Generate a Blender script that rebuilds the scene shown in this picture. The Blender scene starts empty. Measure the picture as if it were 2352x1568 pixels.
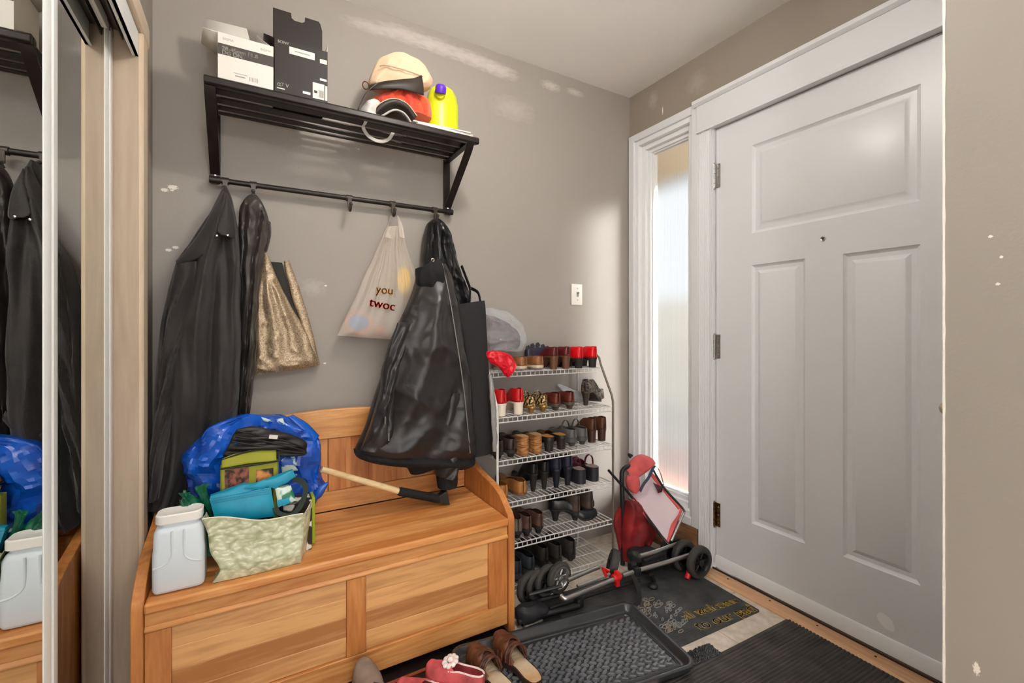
import bpy, bmesh, math, random
from mathutils import Vector, Matrix, noise
random.seed(7)
PI = math.pi
scene = bpy.context.scene
COL = scene.collection

# ------------------------------------------------------------------ camera
EYE = 1.125                 # lens height over the floor
FPX = 1043.0                # focal length in pixels of a 2352 px wide frame
CX, CY = 1176.0, 757.0      # vanishing row of the level camera
YAW = math.radians(29.9)
FX, FY = math.sin(YAW), math.cos(YAW)
RX, RY = math.cos(YAW), -math.sin(YAW)

def P(px, py, x=None, y=None, z=None):
    """measured sight line met with a real plane of the room"""
    r = (px-CX)/FPX; q = (CY-py)/FPX
    dx, dy = FX+RX*r, FY+RY*r
    if x is not None: t = x/dx
    elif y is not None: t = y/dy
    else: t = (z-EYE)/q
    return Vector((dx*t, dy*t, EYE+q*t))

cam = bpy.data.cameras.new('camera')
camo = bpy.data.objects.new('camera', cam); COL.objects.link(camo)
cam.sensor_fit = 'HORIZONTAL'; cam.sensor_width = 36.0
cam.lens = FPX/2352*36.0
cam.shift_y = -27.0/2352
cam.clip_start = 0.02
camo.location = (0, 0, EYE)
camo.rotation_euler = (PI/2, 0, -YAW)
scene.camera = camo

# ------------------------------------------------------------------ room constants
YB = 1.909     # back wall
XR = 1.872     # entrance door wall
XL = -0.284    # closet wall
ZC = 2.445     # ceiling
XD = 1.886     # door leaf face

# ------------------------------------------------------------------ materials
def s2l(c):
    def f(v):
        v /= 255.0
        return v/12.92 if v <= .04045 else ((v+.055)/1.055)**2.4
    return (f(c[0]), f(c[1]), f(c[2]), 1.0)

MATS = {}
def new_mat(name):
    m = bpy.data.materials.new(name); m.use_nodes = True
    nt = m.node_tree; nt.nodes.clear()
    out = nt.nodes.new('ShaderNodeOutputMaterial')
    return m, nt, out

def N(nt, typ, **kw):
    n = nt.nodes.new(typ)
    for k, v in kw.items(): setattr(n, k, v)
    return n

def mat(name, rgb, rough=.6, metal=0.0, var=.0, vscale=8.0, bump=.0, bscale=60.0, spec=.5, coat=0.0,
        rgb2=None, stretch=(1, 1, 1), sheen=0.0, trans=0.0, alpha=1.0, lo=.35, hi=.65, detail=4.0, space='Object', ior=1.45):
    if name in MATS: return MATS[name]
    m, nt, out = new_mat(name); L = nt.links
    b = N(nt, 'ShaderNodeBsdfPrincipled')
    b.inputs['Roughness'].default_value = rough; b.inputs['Metallic'].default_value = metal
    b.inputs['Specular IOR Level'].default_value = spec
    b.inputs['Coat Weight'].default_value = coat
    b.inputs['Sheen Weight'].default_value = sheen
    b.inputs['Transmission Weight'].default_value = trans
    b.inputs['Alpha'].default_value = alpha
    b.inputs['IOR'].default_value = ior
    L.new(b.outputs[0], out.inputs[0])
    c = s2l(rgb); b.inputs['Base Color'].default_value = c
    tc = N(nt, 'ShaderNodeTexCoord'); mp = N(nt, 'ShaderNodeMapping'); mp.inputs['Scale'].default_value = stretch
    L.new(tc.outputs[space], mp.inputs[0])
    if rgb2 is None and var > 0: rgb2 = tuple(max(0, v*(1-var)) for v in rgb)
    if rgb2 is not None:
        n = N(nt, 'ShaderNodeTexNoise'); n.inputs['Scale'].default_value = vscale; n.inputs['Detail'].default_value = detail
        L.new(mp.outputs[0], n.inputs['Vector'])
        r = N(nt, 'ShaderNodeValToRGB')
        r.color_ramp.elements[0].position = lo; r.color_ramp.elements[1].position = hi
        r.color_ramp.elements[0].color = s2l(rgb2); r.color_ramp.elements[1].color = c
        L.new(n.outputs[0], r.inputs[0]); L.new(r.outputs[0], b.inputs['Base Color'])
    if bump > 0:
        n2 = N(nt, 'ShaderNodeTexNoise'); n2.inputs['Scale'].default_value = bscale; n2.inputs['Detail'].default_value = 5
        L.new(mp.outputs[0], n2.inputs['Vector'])
        bp = N(nt, 'ShaderNodeBump'); bp.inputs['Strength'].default_value = bump; bp.inputs['Distance'].default_value = .004
        L.new(n2.outputs[0], bp.inputs['Height']); L.new(bp.outputs[0], b.inputs['Normal'])
    MATS[name] = m
    return m

def wood(name, axis, light, dark, scale=1.0, rough=.42, plank=0.0, plank_axis=2, lo=.3, hi=.72, poff=0.0, pvar=.32):
    """grain runs along axis; plank > 0 gives glued boards of that width"""
    if name in MATS: return MATS[name]
    m, nt, out = new_mat(name); L = nt.links
    b = N(nt, 'ShaderNodeBsdfPrincipled'); L.new(b.outputs[0], out.inputs[0])
    b.inputs['Roughness'].default_value = rough; b.inputs['Coat Weight'].default_value = .15 if rough < .5 else 0
    tc = N(nt, 'ShaderNodeTexCoord'); mp = N(nt, 'ShaderNodeMapping')
    sc = [14*scale]*3; sc[axis] = 1.3*scale; mp.inputs['Scale'].default_value = sc
    L.new(tc.outputs['Object'], mp.inputs[0])
    vec = mp.outputs[0]
    if plank > 0:
        sep = N(nt, 'ShaderNodeSeparateXYZ'); L.new(tc.outputs['Object'], sep.inputs[0])
        sb_ = N(nt, 'ShaderNodeMath', operation='SUBTRACT'); sb_.inputs[1].default_value = poff; L.new(sep.outputs[plank_axis], sb_.inputs[0])
        dv = N(nt, 'ShaderNodeMath', operation='DIVIDE'); dv.inputs[1].default_value = plank
        L.new(sb_.outputs[0], dv.inputs[0])
        fl = N(nt, 'ShaderNodeMath', operation='FLOOR'); L.new(dv.outputs[0], fl.inputs[0])
        wn = N(nt, 'ShaderNodeTexWhiteNoise', noise_dimensions='1D'); L.new(fl.outputs[0], wn.inputs['W'])
        ad = N(nt, 'ShaderNodeVectorMath', operation='MULTIPLY_ADD')
        L.new(wn.outputs['Color'], ad.inputs[0]); ad.inputs[1].default_value = (9, 9, 9); L.new(mp.outputs[0], ad.inputs[2])
        vec = ad.outputs[0]
    n = N(nt, 'ShaderNodeTexNoise'); n.inputs['Scale'].default_value = 1.6; n.inputs['Detail'].default_value = 6
    n.inputs['Distortion'].default_value = 1.1; L.new(vec, n.inputs['Vector'])
    w = N(nt, 'ShaderNodeTexNoise'); w.inputs['Scale'].default_value = 9.0; w.inputs['Detail'].default_value = 3
    L.new(vec, w.inputs['Vector'])
    mx = N(nt, 'ShaderNodeMath', operation='MULTIPLY_ADD'); L.new(w.outputs[0], mx.inputs[0]); mx.inputs[1].default_value = .35
    L.new(n.outputs[0], mx.inputs[2])
    fac = mx.outputs[0]
    if plank > 0:
        m2 = N(nt, 'ShaderNodeMath', operation='MULTIPLY_ADD'); L.new(wn.outputs['Value'], m2.inputs[0]); m2.inputs[1].default_value = pvar
        L.new(fac, m2.inputs[2]); fac = m2.outputs[0]
        s3 = N(nt, 'ShaderNodeMath', operation='SUBTRACT'); L.new(fac, s3.inputs[0]); s3.inputs[1].default_value = pvar/2; fac = s3.outputs[0]
    r = N(nt, 'ShaderNodeValToRGB')
    r.color_ramp.elements[0].position = lo+.17; r.color_ramp.elements[1].position = hi+.17
    r.color_ramp.elements[0].color = s2l(dark); r.color_ramp.elements[1].color = s2l(light)
    L.new(fac, r.inputs[0])
    # a few knots
    vo = N(nt, 'ShaderNodeTexVoronoi'); vo.inputs['Scale'].default_value = .42; L.new(vec, vo.inputs['Vector'])
    kr = N(nt, 'ShaderNodeValToRGB'); kr.color_ramp.elements[0].position = .03; kr.color_ramp.elements[1].position = .12
    kr.color_ramp.elements[0].color = (.35, .22, .12, 1); kr.color_ramp.elements[1].color = (1, 1, 1, 1)
    L.new(vo.outputs['Distance'], kr.inputs[0])
    mc = N(nt, 'ShaderNodeMix', data_type='RGBA', blend_type='MULTIPLY'); mc.inputs[0].default_value = 1
    L.new(r.outputs[0], mc.inputs[6]); L.new(kr.outputs[0], mc.inputs[7])
    L.new(mc.outputs[2], b.inputs['Base Color'])
    bp = N(nt, 'ShaderNodeBump'); bp.inputs['Strength'].default_value = .15; bp.inputs['Distance'].default_value = .001
    L.new(w.outputs[0], bp.inputs['Height']); L.new(bp.outputs[0], b.inputs['Normal'])
    MATS[name] = m
    return m

# ------------------------------------------------------------------ mesh builder
class MB:
    def __init__(self): self.bm = bmesh.new()
    def box(self, lo, hi, M=None, bev=0.0):
        x0, y0, z0 = lo; x1, y1, z1 = hi
        vs = [self.bm.verts.new(v) for v in ((x0,y0,z0),(x1,y0,z0),(x1,y1,z0),(x0,y1,z0),(x0,y0,z1),(x1,y0,z1),(x1,y1,z1),(x0,y1,z1))]
        fs = [self.bm.faces.new([vs[i] for i in f]) for f in ((0,3,2,1),(4,5,6,7),(0,1,5,4),(1,2,6,5),(2,3,7,6),(3,0,4,7))]
        if bev > 0:
            es = list({e for f in fs for e in f.edges})
            r = bmesh.ops.bevel(self.bm, geom=es, offset=bev, segments=2, profile=.5, affect='EDGES')
            vs = list({v for f in r['faces'] for v in f.verts} | {v for v in vs if v.is_valid})
        if M is not None: bmesh.ops.transform(self.bm, matrix=M, verts=[v for v in vs if v.is_valid])
        return self
    def loft(self, rings, closed=True, cap=True, smooth=True):
        R = [[self.bm.verts.new(p) for p in ring] for ring in rings]
        n = len(R[0])
        for a, b in zip(R, R[1:]):
            for i in range(n if closed else n-1):
                j = (i+1) % n
                try:
                    f = self.bm.faces.new((a[i], a[j], b[j], b[i])); f.smooth = smooth
                except ValueError: pass
        if cap and closed:
            for ring, rev in ((R[0], True), (R[-1], False)):
                try: self.bm.faces.new(list(reversed(ring)) if rev else ring)
                except ValueError: pass
        return R
    def tube(self, pts, r, seg=8, cap=True, closed=False, flat=None):
        """round tube; flat=(w,t) makes a strip of that section"""
        pts = [Vector(p) for p in pts]; n = len(pts); rings = []
        rr = r if isinstance(r, (list, tuple)) else [r]*n
        up = None
        for i, p in enumerate(pts):
            if closed: d = (pts[(i+1) % n]-pts[i-1])
            else: d = (pts[min(i+1, n-1)]-pts[max(i-1, 0)])
            if d.length < 1e-9: d = Vector((0, 0, 1))
            d.normalize()
            if up is None:
                up = Vector((0, 0, 1)) if abs(d.z) < .9 else Vector((1, 0, 0))
            up = (up - d*up.dot(d))
            if up.length < 1e-6: up = d.orthogonal()
            up.normalize(); s = d.cross(up)
            ring = []
            if flat:
                w, t = flat
                for a, b in ((-w/2, -t/2), (w/2, -t/2), (w/2, t/2), (-w/2, t/2)): ring.append(p+s*a+up*b)
            else:
                for k in range(seg):
                    a = 2*PI*k/seg; ring.append(p+(s*math.cos(a)+up*math.sin(a))*rr[i])
            rings.append(ring)
        if closed: rings.append(rings[0])
        self.loft(rings, cap=cap and not closed, smooth=not flat)
        return self
    def cyl(self, a, b, r, seg=16, r2=None):
        return self.tube([a, b], [r, r if r2 is None else r2], seg=seg)
    def prism(self, poly, axis, a, b):
        """2-D polygon in the two other axes, extruded along axis from a to b"""
        def mk(p, t):
            if axis == 0: return (t, p[0], p[1])
            if axis == 1: return (p[0], t, p[1])
            return (p[0], p[1], t)
        A = [self.bm.verts.new(mk(p, a)) for p in poly]; B = [self.bm.verts.new(mk(p, b)) for p in poly]
        n = len(poly)
        for i in range(n): self.bm.faces.new((A[i], A[(i+1) % n], B[(i+1) % n], B[i]))
        self.bm.faces.new(list(reversed(A))); self.bm.faces.new(B)
        return self
    def lathe(self, prof, c=(0, 0, 0), seg=24, axis=2, sx=1.0, sy=1.0):
        rings = []
        for r, h in prof:
            ring = []
            for k in range(seg):
                a = 2*PI*k/seg; u, v = r*math.cos(a)*sx, r*math.sin(a)*sy
                p = (u, v, h) if axis == 2 else ((h, u, v) if axis == 0 else (u, h, v))
                ring.append(Vector(p)+Vector(c))
            rings.append(ring)
        self.loft(rings); return self
    def sphere(self, c, r, sub=2, sc=(1, 1, 1)):
        q = bmesh.ops.create_icosphere(self.bm, subdivisions=sub, radius=1.0)
        for v in q['verts']:
            v.co = Vector((v.co.x*r*sc[0]+c[0], v.co.y*r*sc[1]+c[1], v.co.z*r*sc[2]+c[2]))
        for f in {f for v in q['verts'] for f in v.link_faces}: f.smooth = True
        return self
    def quad(self, a, b, c, d):
        self.bm.faces.new([self.bm.verts.new(p) for p in (a, b, c, d)]); return self
    def grid(self, fn, nu, nv, smooth=True):
        V = [[self.bm.verts.new(fn(i/nu, j/nv)) for j in range(nv+1)] for i in range(nu+1)]
        for i in range(nu):
            for j in range(nv):
                f = self.bm.faces.new((V[i][j], V[i+1][j], V[i+1][j+1], V[i][j+1])); f.smooth = smooth
        return self
    def addmesh(self, me, M):
        n0 = len(self.bm.verts); self.bm.from_mesh(me); self.bm.verts.ensure_lookup_table()
        bmesh.ops.transform(self.bm, matrix=M, verts=self.bm.verts[n0:]); return self
    def weld(self, d=1e-5):
        bmesh.ops.remove_doubles(self.bm, verts=self.bm.verts[:], dist=d); return self
    def mesh(self, name, sharp=40):
        bmesh.ops.recalc_face_normals(self.bm, faces=self.bm.faces[:])
        me = bpy.data.meshes.new(name)
        for f in self.bm.faces: f.smooth = True
        self.bm.to_mesh(me); self.bm.free()
        me.set_sharp_from_angle(angle=math.radians(sharp))
        return me

def obj(name, mb, m, parent=None, local=False, sharp=40, bevel=0.0, solid=0.0, subsurf=0):
    me = mb if isinstance(mb, bpy.types.Mesh) else mb.mesh(name, sharp)
    o = bpy.data.objects.new(name, me); COL.objects.link(o)
    if m is not None and not me.materials: me.materials.append(m)
    if parent is not None:
        o.parent = parent
        if not local:
            # vertices are in world coordinates: cancel the parents' base offset
            p = parent; off = Vector((0, 0, 0))
            while p is not None: off += p.location; p = p.parent
            o.location = -off
    if solid:
        md = o.modifiers.new('solid', 'SOLIDIFY'); md.thickness = solid; md.offset = 0
    if subsurf:
        md = o.modifiers.new('sub', 'SUBSURF'); md.levels = subsurf; md.render_levels = subsurf
    if bevel:
        md = o.modifiers.new('bevel', 'BEVEL'); md.width = bevel; md.segments = 2; md.limit_method = 'ANGLE'
    return o

def thing(name, label, cat, loc=(0, 0, 0), rz=0.0, group=None):
    o = bpy.data.objects.new(name, None); COL.objects.link(o); o.empty_display_size = .05
    o.location = loc; o.rotation_euler = (0, 0, rz)
    o['label'] = label; o['category'] = cat
    if group: o['group'] = group
    return o

def tag(o, label, cat, group=None, kind=None):
    o['label'] = label; o['category'] = cat
    if group: o['group'] = group
    if kind: o['kind'] = kind
    return o

def struct(name, mb, m, label, cat, parent=None, **kw):
    o = obj(name, mb, m, parent, **kw); o['kind'] = 'structure'
    if parent is None: o['label'] = label; o['category'] = cat
    return o

def smooth_levels(levels, n):
    """Catmull-Rom through a list of tuples"""
    out = []; k = len(levels)
    for i in range(n+1):
        u = i/n*(k-1); a = min(int(u), k-2); t = u-a
        p0, p1, p2, p3 = levels[max(a-1, 0)], levels[a], levels[a+1], levels[min(a+2, k-1)]
        out.append(tuple(.5*((2*b)+(-A+c)*t+(2*A-5*b+4*c-d)*t*t+(-A+3*b-3*c+d)*t**3) for A, b, c, d in zip(p0, p1, p2, p3)))
    return out

def spline(pts, n):
    return [Vector(p) for p in smooth_levels([tuple(p) for p in pts], n)]

def fbm(p, o=4): return noise.fractal(p, 1.0, 2.0, o)

def drape(levels, y, dfront, dback, rows=70, seg=72, folds=(), crumple=0.0, cscale=14.0, ridge=0.0, rscale=9.0, seed=0.0, pw=.75, ymax=YB-.006, capb=True):
    """soft hanging or bulging body. levels: (pxL,rowL,pxR,rowR[,front scale]) measured outline; y the plane of its widest line.
    folds: (amp, cycles, phase, slant, v0, v1)"""
    lv = [tuple(l)+((1.0,) if len(l) == 4 else ()) for l in levels]
    lv = smooth_levels(lv, rows)
    mb = MB(); rings = []
    for i, (xl, yl, xr, yr, s) in enumerate(lv):
        v = i/rows
        yy = y(v) if callable(y) else y
        A = P(xl, yl, y=yy); B = P(xr, yr, y=yy); ring = []
        for k in range(seg):
            a = 2*PI*k/seg; c, sn = math.cos(a), math.sin(a)
            u = (1-c)/2
            p = A.lerp(B, u)
            w = abs(sn)**pw
            if sn >= 0:
                f = 0.0
                for amp, cyc, ph, sl, v0, v1 in folds:
                    e = min(1, max(0, (v-v0)/.12))*min(1, max(0, (v1-v)/.12))
                    f += amp*e*math.sin(2*PI*(cyc*u+sl*v)+ph)
                off = -(dfront*s*w)-f*min(1, w*1.6)
            else: off = dback*s*w
            q = Vector((p.x, p.y+off, p.z))
            e = min(1, w*2)
            if crumple: q += noise.noise_vector(q*cscale+Vector((seed, 3.1, 0)))*crumple*(.35+.65*e)
            if ridge:
                t = 1-abs(noise.noise(q*rscale+Vector((seed, 0, 7.7))))*2.2
                t2 = 1-abs(noise.noise(q*rscale*2.3+Vector((0, seed, 1.7))))*2.2
                q.y -= (max(0, t)**3*ridge+max(0, t2)**3*ridge*.5)*(1 if sn >= 0 else 0)
            if q.y > ymax: q.y = ymax
            ring.append(q)
        rings.append(ring)
    mb.loft(rings)
    return mb

def text_mesh(s, size, ext=.0006, align='LEFT'):
    cu = bpy.data.curves.new('t', 'FONT'); cu.body = s; cu.size = size; cu.extrude = ext; cu.align_x = align
    cu.resolution_u = 3
    o = bpy.data.objects.new('t', cu); COL.objects.link(o)
    dg = bpy.context.evaluated_depsgraph_get(); dg.update()
    me = bpy.data.meshes.new_from_object(o.evaluated_get(dg))
    bpy.data.objects.remove(o); bpy.data.curves.remove(cu)
    return me

def frame_M(o, ux, uy):
    ux = Vector(ux).normalized(); uy = Vector(uy); uy = (uy-ux*uy.dot(ux)).normalized(); uz = ux.cross(uy)
    M = Matrix.Identity(4)
    for i in range(3): M[i][0], M[i][1], M[i][2], M[i][3] = ux[i], uy[i], uz[i], o[i]
    return M
# ------------------------------------------------------------------ room shell
def wall_mat(name, rgb, scuffs=(), chips=(), smear=None, rough=.62):
    m, nt, out = new_mat(name); L = nt.links
    b = N(nt, 'ShaderNodeBsdfPrincipled'); L.new(b.outputs[0], out.inputs[0])
    b.inputs['Roughness'].default_value = rough
    geo = N(nt, 'ShaderNodeNewGeometry'); pos = geo.outputs['Position']
    n = N(nt, 'ShaderNodeTexNoise'); n.inputs['Scale'].default_value = 1.7; n.inputs['Detail'].default_value = 3; L.new(pos, n.inputs['Vector'])
    r = N(nt, 'ShaderNodeValToRGB'); r.color_ramp.elements[0].position = .3; r.color_ramp.elements[1].position = .7
    r.color_ramp.elements[0].color = s2l(tuple(v*.97 for v in rgb)); r.color_ramp.elements[1].color = s2l(rgb)
    L.new(n.outputs[0], r.inputs[0]); col = r.outputs[0]
    def mixin(col, fac, c):
        mx = N(nt, 'ShaderNodeMix', data_type='RGBA'); L.new(fac, mx.inputs[0]); L.new(col, mx.inputs[6]); mx.inputs[7].default_value = s2l(c)
        return mx.outputs[2]
    def blob(c, rad, soft=.35):
        d = N(nt, 'ShaderNodeVectorMath', operation='SUBTRACT'); L.new(pos, d.inputs[0]); d.inputs[1].default_value = c
        s = N(nt, 'ShaderNodeVectorMath', operation='MULTIPLY'); L.new(d.outputs[0], s.inputs[0]); s.inputs[1].default_value = tuple(1/v for v in rad)
        nn = N(nt, 'ShaderNodeTexNoise'); nn.inputs['Scale'].default_value = 2.5; nn.inputs['Detail'].default_value = 5; L.new(s.outputs[0], nn.inputs['Vector'])
        le = N(nt, 'ShaderNodeVectorMath', operation='LENGTH'); L.new(s.outputs[0], le.inputs[0])
        ad = N(nt, 'ShaderNodeMath', operation='MULTIPLY_ADD'); L.new(nn.outputs[0], ad.inputs[0]); ad.inputs[1].default_value = 1.6; L.new(le.outputs['Value'], ad.inputs[2])
        mr = N(nt, 'ShaderNodeMapRange'); mr.inputs[1].default_value = 1.65+soft; mr.inputs[2].default_value = 1.65-soft
        L.new(ad.outputs[0], mr.inputs[0]); return mr.outputs[0]
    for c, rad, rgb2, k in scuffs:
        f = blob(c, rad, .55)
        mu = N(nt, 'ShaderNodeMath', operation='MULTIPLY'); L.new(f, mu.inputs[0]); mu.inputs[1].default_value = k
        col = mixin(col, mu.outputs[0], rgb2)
    for c, rad in chips:
        col = mixin(col, blob(c, rad, .12), (228, 222, 214))
    L.new(col, b.inputs['Base Color'])
    n2 = N(nt, 'ShaderNodeTexNoise'); n2.inputs['Scale'].default_value = 140; n2.inputs['Detail'].default_value = 3; L.new(pos, n2.inputs['Vector'])
    n3 = N(nt, 'ShaderNodeTexNoise'); n3.inputs['Scale'].default_value = 22; n3.inputs['Detail'].default_value = 2; L.new(pos, n3.inputs['Vector'])
    ad = N(nt, 'ShaderNodeMath', operation='ADD'); L.new(n2.outputs[0], ad.inputs[0]); L.new(n3.outputs[0], ad.inputs[1])
    bp = N(nt, 'ShaderNodeBump'); bp.inputs['Strength'].default_value = .13; bp.inputs['Distance'].default_value = .003
    L.new(ad.outputs[0], bp.inputs['Height']); L.new(bp.outputs[0], b.inputs['Normal'])
    MATS[name] = m
    return m

def bw(px, py): return tuple(P(px, py, y=YB))
TAUPE = (156, 148, 141)
pale = (206, 199, 192)
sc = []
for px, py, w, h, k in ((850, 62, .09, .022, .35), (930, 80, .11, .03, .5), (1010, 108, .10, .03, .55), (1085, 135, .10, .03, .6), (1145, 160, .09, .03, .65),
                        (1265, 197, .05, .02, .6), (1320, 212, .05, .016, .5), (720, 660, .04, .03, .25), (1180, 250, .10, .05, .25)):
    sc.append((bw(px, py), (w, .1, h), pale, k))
chips = [(bw(*q), (s, .05, s*.55)) for q, s in (((378, 436), .012), ((397, 430), .016), ((387, 574), .010), ((403, 568), .010), ((748, 656), .006), ((746, 834), .006), ((395, 437), .006))]
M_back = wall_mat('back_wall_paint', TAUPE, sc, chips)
rw = lambda px, py: tuple(P(px, py, x=XR))
M_right = wall_mat('door_wall_paint', (150, 139, 127), [(rw(1500, 230), (.1, .03, .04), pale, .25), (rw(1600, 190), (.1, .05, .05), pale, .2)], [(rw(1522, 254), (.05, .004, .022))])
M_near = wall_mat('partition_paint', (150, 143, 134), [], [(tuple(P(2243, 1535, x=1.3)), (.05, .006, .014)), (tuple(P(2275, 543, x=1.3)), (.03, .004, .003)), (tuple(P(2292, 652, x=1.3)), (.03, .004, .003)), (tuple(P(2300, 590, x=1.3)), (.03, .003, .003))])
M_left = wall_mat('closet_wall_paint', (150, 140, 130))
M_ceil = mat('ceiling_paint', (238, 237, 234), rough=.9, bump=.1, bscale=180)
M_white = mat('white_trim_paint', (222, 223, 225), rough=.35, bump=.03, bscale=40)
M_door = mat('white_door_paint', (222, 223, 225), rough=.34, bump=.02, bscale=60)
M_vinyl = mat('white_vinyl', (232, 233, 234), rough=.3)

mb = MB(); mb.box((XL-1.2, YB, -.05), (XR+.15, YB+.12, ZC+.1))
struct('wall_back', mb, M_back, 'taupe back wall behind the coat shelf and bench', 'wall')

# entrance wall with openings for the sidelight and the door
SL0, SL1 = 1.470, 1.862     # sidelight opening in y
DR0, DR1 = .480, 1.368      # door opening
mb = MB(); XO = XR+.13
mb.box((XR, -.9, 2.17), (XO, YB, ZC+.1))
mb.box((XR, SL1, -.05), (XO, YB, 2.17))
mb.box((XR, DR1+.02, -.05), (XO, SL0, 2.17))
mb.box((XR, -.9, -.05), (XO, DR0-.02, 2.17))
mb.box((XR, DR0-.02, 2.075), (XO, DR1+.02, 2.17))
mb.box((XR, SL0, -.05), (XO, SL1, .17))
struct('wall_right', mb, M_right, 'taupe wall above the white front door and its sidelight', 'wall')

mb = MB(); mb.box((1.3, -3.2, -.05), (XR, .386, ZC+.05))
struct('wall_partition', mb, M_near, 'tan textured partition wall end at the right edge of the view', 'wall')
# chipped corner bead of the partition
mb = MB(); rings = []
for i in range(90):
    z = i/89*ZC; e = .0018+.0026*max(0, noise.noise((0, 3.3, z*17)))+.0016*max(0, noise.noise((1.7, 0, z*60)))
    rings.append([(1.2985, .386-e, z), (1.2985, .3868+e*.4, z), (1.3035, .3872, z), (1.3035, .384, z)])
mb.loft(rings)
struct('trim_1', mb, mat('bare_plaster', (226, 222, 212), rough=.8, bump=.3, bscale=120), 'chipped pale plaster edge down the partition wall corner', 'trim')

# closet side
CY0, CY1 = -.35, 1.672       # closet opening in y
mb = MB()
mb.box((XL-.12, CY1, -.05), (XL, YB, ZC+.1))
mb.box((XL-.12, CY0, 1.985), (XL, CY1, ZC+.1))
mb.box((XL-.12, -3.2, -.05), (XL, CY0, ZC+.1))
struct('wall_left', mb, M_left, 'taupe wall around the mirrored closet', 'wall')
mb = MB(); mb.box((XL-.7, CY0-.1, -.05), (XL-.62, YB, ZC)); mb.box((XL-.62, CY0-.1, -.05), (XL-.12, CY0-.02, ZC)); mb.box((XL-.62, CY1+.02, -.05), (XL-.12, YB, ZC))
struct('wall_closet', mb, M_left, 'dim inner walls of the closet behind the mirrored doors', 'wall')

mb = MB(); mb.box((XL-.75, -3.2, ZC), (XR+.15, YB+.1, ZC+.1))
struct('ceiling', mb, M_ceil, 'plain white ceiling', 'ceiling')

# floor: pale vinyl tiles with soft grout lines
def floor_mat():
    m, nt, out = new_mat('pale_vinyl_floor'); L = nt.links
    b = N(nt, 'ShaderNodeBsdfPrincipled'); L.new(b.outputs[0], out.inputs[0]); b.inputs['Roughness'].default_value = .42
    geo = N(nt, 'ShaderNodeNewGeometry')
    br = N(nt, 'ShaderNodeTexBrick'); br.inputs['Scale'].default_value = 3.3; br.offset = 0
    br.inputs['Color1'].default_value = s2l((216, 203, 188)); br.inputs['Color2'].default_value = s2l((208, 195, 180)); br.inputs['Mortar'].default_value = s2l((172, 158, 142))
    br.inputs['Mortar Size'].default_value = .006; br.inputs['Brick Width'].default_value = 1; br.inputs['Row Height'].default_value = 1
    L.new(geo.outputs['Position'], br.inputs['Vector'])
    n = N(nt, 'ShaderNodeTexNoise'); n.inputs['Scale'].default_value = 30; n.inputs['Detail'].default_value = 6; L.new(geo.outputs['Position'], n.inputs['Vector'])
    r = N(nt, 'ShaderNodeValToRGB'); r.color_ramp.elements[0].color = (.72, .70, .67, 1); r.color_ramp.elements[1].color = (1, 1, 1, 1); r.color_ramp.elements[0].position = .3; r.color_ramp.elements[1].position = .62
    L.new(n.outputs[0], r.inputs[0])
    mx = N(nt, 'ShaderNodeMix', data_type='RGBA', blend_type='MULTIPLY'); mx.inputs[0].default_value = 1
    L.new(br.outputs[0], mx.inputs[6]); L.new(r.outputs[0], mx.inputs[7]); L.new(mx.outputs[2], b.inputs['Base Color'])
    MATS['floor'] = m; return m
mb = MB(); mb.box((XL-.75, -3.2, -.06), (XR, YB+.1, 0))
struct('floor', mb, floor_mat(), 'pale beige vinyl tile floor', 'floor')

# ------------------------------------------------------------------ front door
door = bpy.data.objects.new('door_1', None); COL.objects.link(door)
door.location = (XD, (DR0+DR1)/2, 0); door['kind'] = 'structure'; door['label'] = 'white three-panel front door with small peephole'; door['category'] = 'door'
DY0, DY1, DZ0, DZ1 = .485, 1.364, .032, 2.060
def dy(px, py=757): return P(px, py, x=XD).y
def dz(px, py): return P(px, py, x=XD).z
panels = []
for oL, oR, tL, bL, iL, iR, din in ((1727, 2115, 334, 536, 1753, 2081, 0), (1726, 1849, 609, 1201, 1744, 1822, 0), (1936, 2114, 583, 1277, 1964, 2075, 0)):
    panels.append((dy(oR), dy(oL), dz(oL, bL), dz(oL, tL), (dy(oL)-dy(iL)+dy(iR)-dy(oR))/2))
def door_leaf():
    """flat leaf whose panels are a sunk groove round a raised field"""
    mb = MB()
    ys = sorted({DY0, DY1} | {v for p in panels for v in (p[0], p[1])}); zs = sorted({DZ0, DZ1} | {v for p in panels for v in (p[2], p[3])})
    for a, b in zip(ys, ys[1:]):
        for c, d in zip(zs, zs[1:]):
            my, mz = (a+b)/2, (c+d)/2
            if any(p[0] < my < p[1] and p[2] < mz < p[3] for p in panels): continue
            mb.quad((XD, a, c), (XD, b, c), (XD, b, d), (XD, a, d))
    for y0, y1, z0, z1, w in panels:
        prof = [(0, 0), (.004, .0045), (w*.28, .0085), (w*.62, .0085), (w*.9, .003), (w, .0012)]
        rings = [[(XD+dd, y0+o, z0+o), (XD+dd, y1-o, z0+o), (XD+dd, y1-o, z1-o), (XD+dd, y0+o, z1-o)] for o, dd in prof]
        mb.loft(rings, cap=False, smooth=False)
        mb.bm.faces.new([mb.bm.verts.new(p) for p in rings[-1]])
    xb = XD+.044
    mb.quad((xb, DY0, DZ0), (xb, DY1, DZ0), (xb, DY1, DZ1), (xb, DY0, DZ1))
    for a, b in (((DY0, DZ0), (DY1, DZ0)), ((DY1, DZ0), (DY1, DZ1)), ((DY1, DZ1), (DY0, DZ1)), ((DY0, DZ1), (DY0, DZ0))):
        mb.quad((XD, *a), (XD, *b), (xb, *b), (xb, *a))
    mb.weld(1e-4)
    return mb
o = obj('door_leaf', door_leaf(), M_door, door, sharp=25); o['kind'] = 'structure'
M_nick = mat('brushed_nickel', (176, 174, 170), rough=.32, metal=1.0)
M_brass = mat('worn_brass', (150, 112, 70), rough=.4, metal=1.0, var=.4, vscale=60)
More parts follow.
